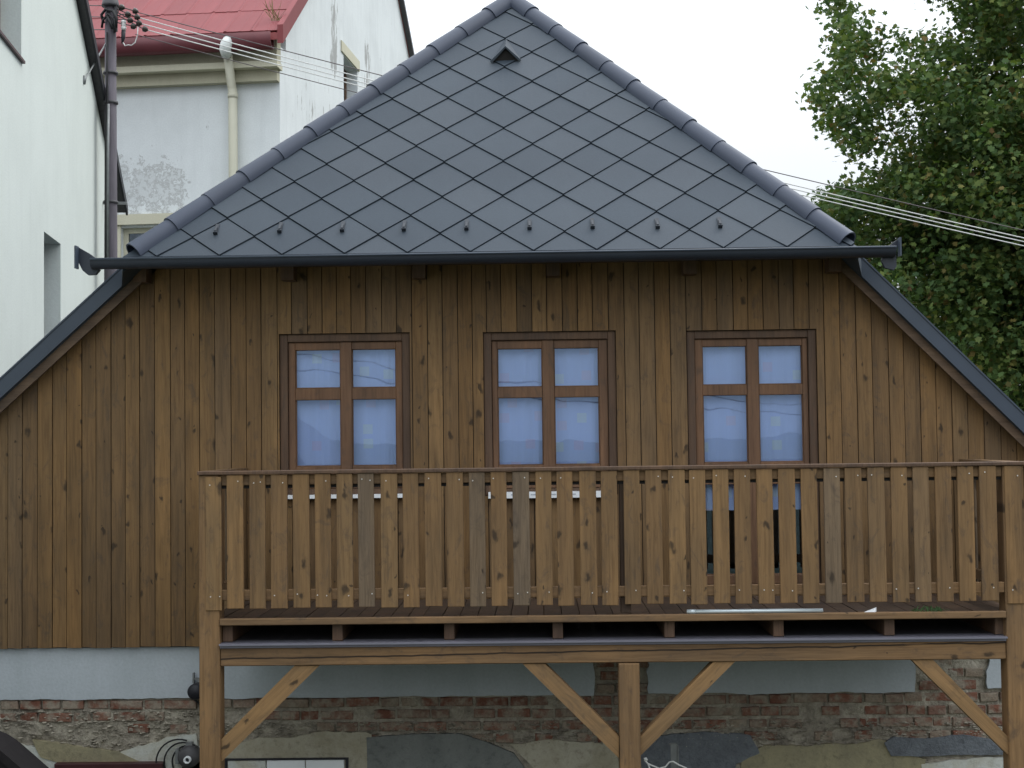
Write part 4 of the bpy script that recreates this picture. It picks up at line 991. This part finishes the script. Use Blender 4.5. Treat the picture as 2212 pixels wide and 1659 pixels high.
obj('cross_iron', MB().box(.07, .11, -.06, -.02, pl(250, 70).z, pl(250, 8).z), M['dark_metal'], pole)
obj('jumper', MB().tube([pl(298, 58, -.05), pl(297, 76, -.06), pl(292, 92, -.06), pl(284, 98, -.06), pl(277, 97, -.05), pl(270, 99, -.04), pl(266, 92, -.03)], .008, 7), M['wire_pale'], pole, True)
def wire(name, pts, r, mat, label, Y=PYD - .04):
    x = np.array([p[0] for p in pts], float); y = np.array([p[1] for p in pts], float); c = np.polyfit(x, y, 2 if len(pts) > 2 else 1)
    xs_ = np.linspace(x[0], x[-1], 40); q = [at(float(a), float(np.polyval(c, a)), Y) for a in xs_]
    return tag(obj(name, MB().tube(q, r, 6), mat, smooth=True), label, 'wire', 'overhead wires from the pole')
wire('overhead_wire', [(296, 26), (389, 51), (827, 164), (1629, 361), (1783, 398), (2420, 545)], .007, M['wire_dark'], 'dark topmost overhead wire from the pole')
wire('overhead_wire', [(300, 38), (389, 63), (808, 174), (1768, 413), (2212, 514), (2420, 560)], .0078, M['wire_pale'], 'uppermost of the three pale overhead wires')
wire('overhead_wire', [(304, 51), (389, 73), (797, 183), (1768, 420.5), (2212, 522), (2420, 568)], .0078, M['wire_pale'], 'middle one of the three pale overhead wires')
wire('overhead_wire', [(317, 64), (389, 83), (787, 191), (1768, 428), (2212, 531.5), (2420, 578)], .0078, M['wire_pale'], 'lowest of the three pale overhead wires')
wire('overhead_wire', [(292, 74), (435, 113), (771, 200), (1500, 372)], .006, M['wire_dark'], 'lowest dark thin overhead wire crossing the gable', PYD - .1)
for k, (y0, y1, s) in enumerate(((10, 12, 'uppermost'), (34, 37, 'middle'), (62, 64, 'lowest'))):
    tag(obj('service_wire', MB().tube([at(236, y1, PYD), at(205, (y0 + y1) / 2 + 1, PYD + .3), at(168, y0, PYD + .6)], .007, 6), M['wire_dark'], smooth=True), s + ' short dark wire running left from the pole', 'wire', 'wires left of the pole')

# ================================================================== maple tree on the right
TY = 17.0
cc = at(2330, 420, TY); rng = np.random.default_rng(5)
yy_ = [-400, -150, 0, 60, 130, 215, 290, 325, 355, 385, 405, 425, 450, 480, 520, 560, 700, 850, 1000, 1200]
xx_ = [1960, 1860, 1790, 1796, 1802, 1752, 1796, 1872, 1915, 1905, 1850, 1788, 1776, 1800, 1830, 1840, 1990, 2130, 2240, 2400]
cent = []; tries = 0
while len(cent) < 1250 and tries < 30000:
    tries += 1
    d = rng.normal(size=3); d /= np.linalg.norm(d); r = rng.random() ** 0.42
    p = Vector((cc.x + d[0] * r * 5.4, TY + d[1] * r * 3.6, cc.z + d[2] * r * 6.4))
    if p.z < 2.0: continue
    x, y = proj(p)
    if x < np.interp(y, yy_, xx_) + 16: continue
    if 1930 < x < 2095 and 12 < y < 74: continue
    if 1890 < x < 1960 and 55 < y < 105: continue
    if 1955 < x < 2030 and 225 < y < 262: continue
    if x < 2010 and y < 300 and rng.random() < .55: continue
    cent.append((p.x, p.y, p.z))
tries = 0; extra = 0
while extra < 170 and tries < 9000:       # the skirt of the crown hangs fuller
    tries += 1; x, y = rng.uniform(1790, 2330), rng.uniform(430, 980)
    if x < np.interp(y, yy_, xx_) + 22: continue
    p = at(float(x), float(y), TY + float(rng.uniform(-2.2, 2.4))); cent.append((p.x, p.y, p.z)); extra += 1
# rim sprays that draw the uneven outline
for y in list(range(-30, 320, 14)) + list(range(392, 560, 12)):
    for _ in range(2):
        x = np.interp(y, yy_, xx_) + rng.uniform(2, 40); p = at(float(x), float(y + rng.uniform(-9, 9)), TY + float(rng.uniform(-1.6, 1.6)))
        if 1930 < x < 2095 and 12 < y < 74: continue
        cent.append((p.x, p.y, p.z, 1))
base = np.array([(0, -.5, 0), (.20, -.34, .02), (.50, -.22, .05), (.30, .02, .03), (.46, .30, .05), (.16, .26, .02), (0, .60, -.03), (-.16, .26, .02), (-.46, .30, .05), (-.30, .02, .03), (-.50, -.22, .05), (-.20, -.34, .02)])
NLf = len(base)
V = []; nleaf = 0
for c in cent:
    rim = len(c) > 3; k = 34 if rim else int(rng.integers(95, 150)); sg_ = .17 if rim else rng.uniform(.20, .34)
    pos = np.array(c[:3]) + rng.normal(size=(k, 3)) * np.array([sg_, sg_, sg_ * .72])
    nrm = rng.normal(size=(k, 3)) * .75 + np.array([-.1, -.35, .75]); nrm /= np.linalg.norm(nrm, axis=1)[:, None]
    a = rng.normal(size=(k, 3)) + np.array([0, 0, -.8]); a -= nrm * np.sum(a * nrm, axis=1)[:, None]; a /= np.linalg.norm(a, axis=1)[:, None]; b = np.cross(nrm, a)
    s = rng.uniform(.08, .15, size=(k, 1, 1))
    vv = pos[:, None, :] + s * (base[None, :, 0:1] * b[:, None, :] + base[None, :, 1:2] * a[:, None, :] + base[None, :, 2:3] * nrm[:, None, :])
    V.append(vv.reshape(-1, 3)); nleaf += k
V = np.concatenate(V); NV = len(V)
me = bpy.data.meshes.new('crown'); me.vertices.add(NV); me.vertices.foreach_set('co', V.astype(np.float32).ravel())
me.loops.add(NV); me.loops.foreach_set('vertex_index', np.arange(NV, dtype=np.int32))
me.polygons.add(nleaf); me.polygons.foreach_set('loop_start', np.arange(0, NV, NLf, dtype=np.int32)); me.polygons.foreach_set('loop_total', np.full(nleaf, NLf, dtype=np.int32)); me.update(); me.validate()
lf = NT('maple_leaf'); geo = lf.n('ShaderNodeNewGeometry')
lc = lf.ramp(geo.outputs['Random Per Island'], [(0, (.046, .086, .034)), (.35, (.064, .112, .038)), (.70, (.088, .134, .042)), (.93, (.120, .150, .046)), (.985, (.16, .13, .05)), (1, (.17, .11, .055))])
big = lf.ramp(lf.noise(lf.coords(), 1.1, 3), [(.3, (.62, .7, .78)), (.7, (1.4, 1.26, 1.0))])
lc = lf.mix(1.0, lc, big, 'MULTIPLY'); lf.base(lc); lf.rough(.65); lf.b.inputs['Specular IOR Level'].default_value = .18
tr_ = lf.n('ShaderNodeBsdfTranslucent'); lf.l(lf.mix(1.0, lc, (1.5, 1.7, .8), 'MULTIPLY'), tr_.inputs['Color'])
ms = lf.n('ShaderNodeMixShader'); ms.inputs[0].default_value = .25; lf.l(lf.b.outputs[0], ms.inputs[1]); lf.l(tr_.outputs[0], ms.inputs[2]); lf.l(ms.outputs[0], lf.out.inputs[0])
tree = thing('maple_tree', 'large green maple tree behind the house with some browning leaves', 'tree', (cc.x, TY, 0))
tp = Vector((-cc.x, -TY, 0))
link('crown', me, lf.m, tree, tp)
bark = plain('maple_bark', (.085, .072, .060), .9, .35, 8, stretch=(1, 1, .2), bump=.02)
tk = MB().tube([(cc.x, TY, 0), (cc.x + .1, TY, 2.2), (cc.x - .05, TY + .1, 4.2), (cc.x + .1, TY, 6.5), (cc.x, TY, cc.z + 3.5)], [.45, .36, .30, .20, .06], 14)
link('trunk', tk.mesh('trunk', True), bark, tree, tp)
pick = [c for c in cent if len(c) == 3]; rng.shuffle(pick)
for c in pick[:46]:
    z0 = min(max(2.6, c[2] - 2.6 - rng.random()), cc.z + 2.5); a = Vector((cc.x, TY, z0)); b = Vector(c); mid = a.lerp(b, .5) + Vector((0, 0, .35))
    link('branch', MB().tube([a, a.lerp(mid, .6), mid, mid.lerp(b, .55) + Vector((0, 0, .06)), b], [.085, .055, .036, .022, .008], 7).mesh('branch', True), bark, tree, tp)

# ================================================================== what the window panes mirror: wires and a neighbour behind the viewer
for k, (za, zb_, s) in enumerate(((7.6, 4.55, 'upper'), (7.2, 4.35, 'lower'))):
    q = [Vector((-14 + 30 * i / 20, -24, za + (zb_ - za) * i / 20 - .9 * math.sin(math.pi * i / 20))) for i in range(21)]
    tag(obj('street_wire', MB().tube(q, .016, 6), M['wire_dark'], smooth=True), s + ' dark wire mirrored in the window panes', 'wire', 'wires mirrored in the windows')
nb = thing('neighbour_house', 'grey gabled house mirrored in the left window', 'house', (-11.5, -34, 0))
obj('wall', MB().box(-4, 4, -8, 0, 0, 3.0).prism([(-4, 3.0), (4, 3.0), (0, 7.0)], -8, 0), M['cement'], nb)
obj('roof', MB().poly_slab([(-4.4, -8.3, 2.7), (0, -8.3, 7.1), (0, .3, 7.1), (-4.4, .3, 2.7)], (0, 0, .15)).poly_slab([(4.4, -8.3, 2.7), (0, -8.3, 7.101), (0, .3, 7.101), (4.4, .3, 2.7)], (0, 0, .15)), M['dark_metal'], nb)
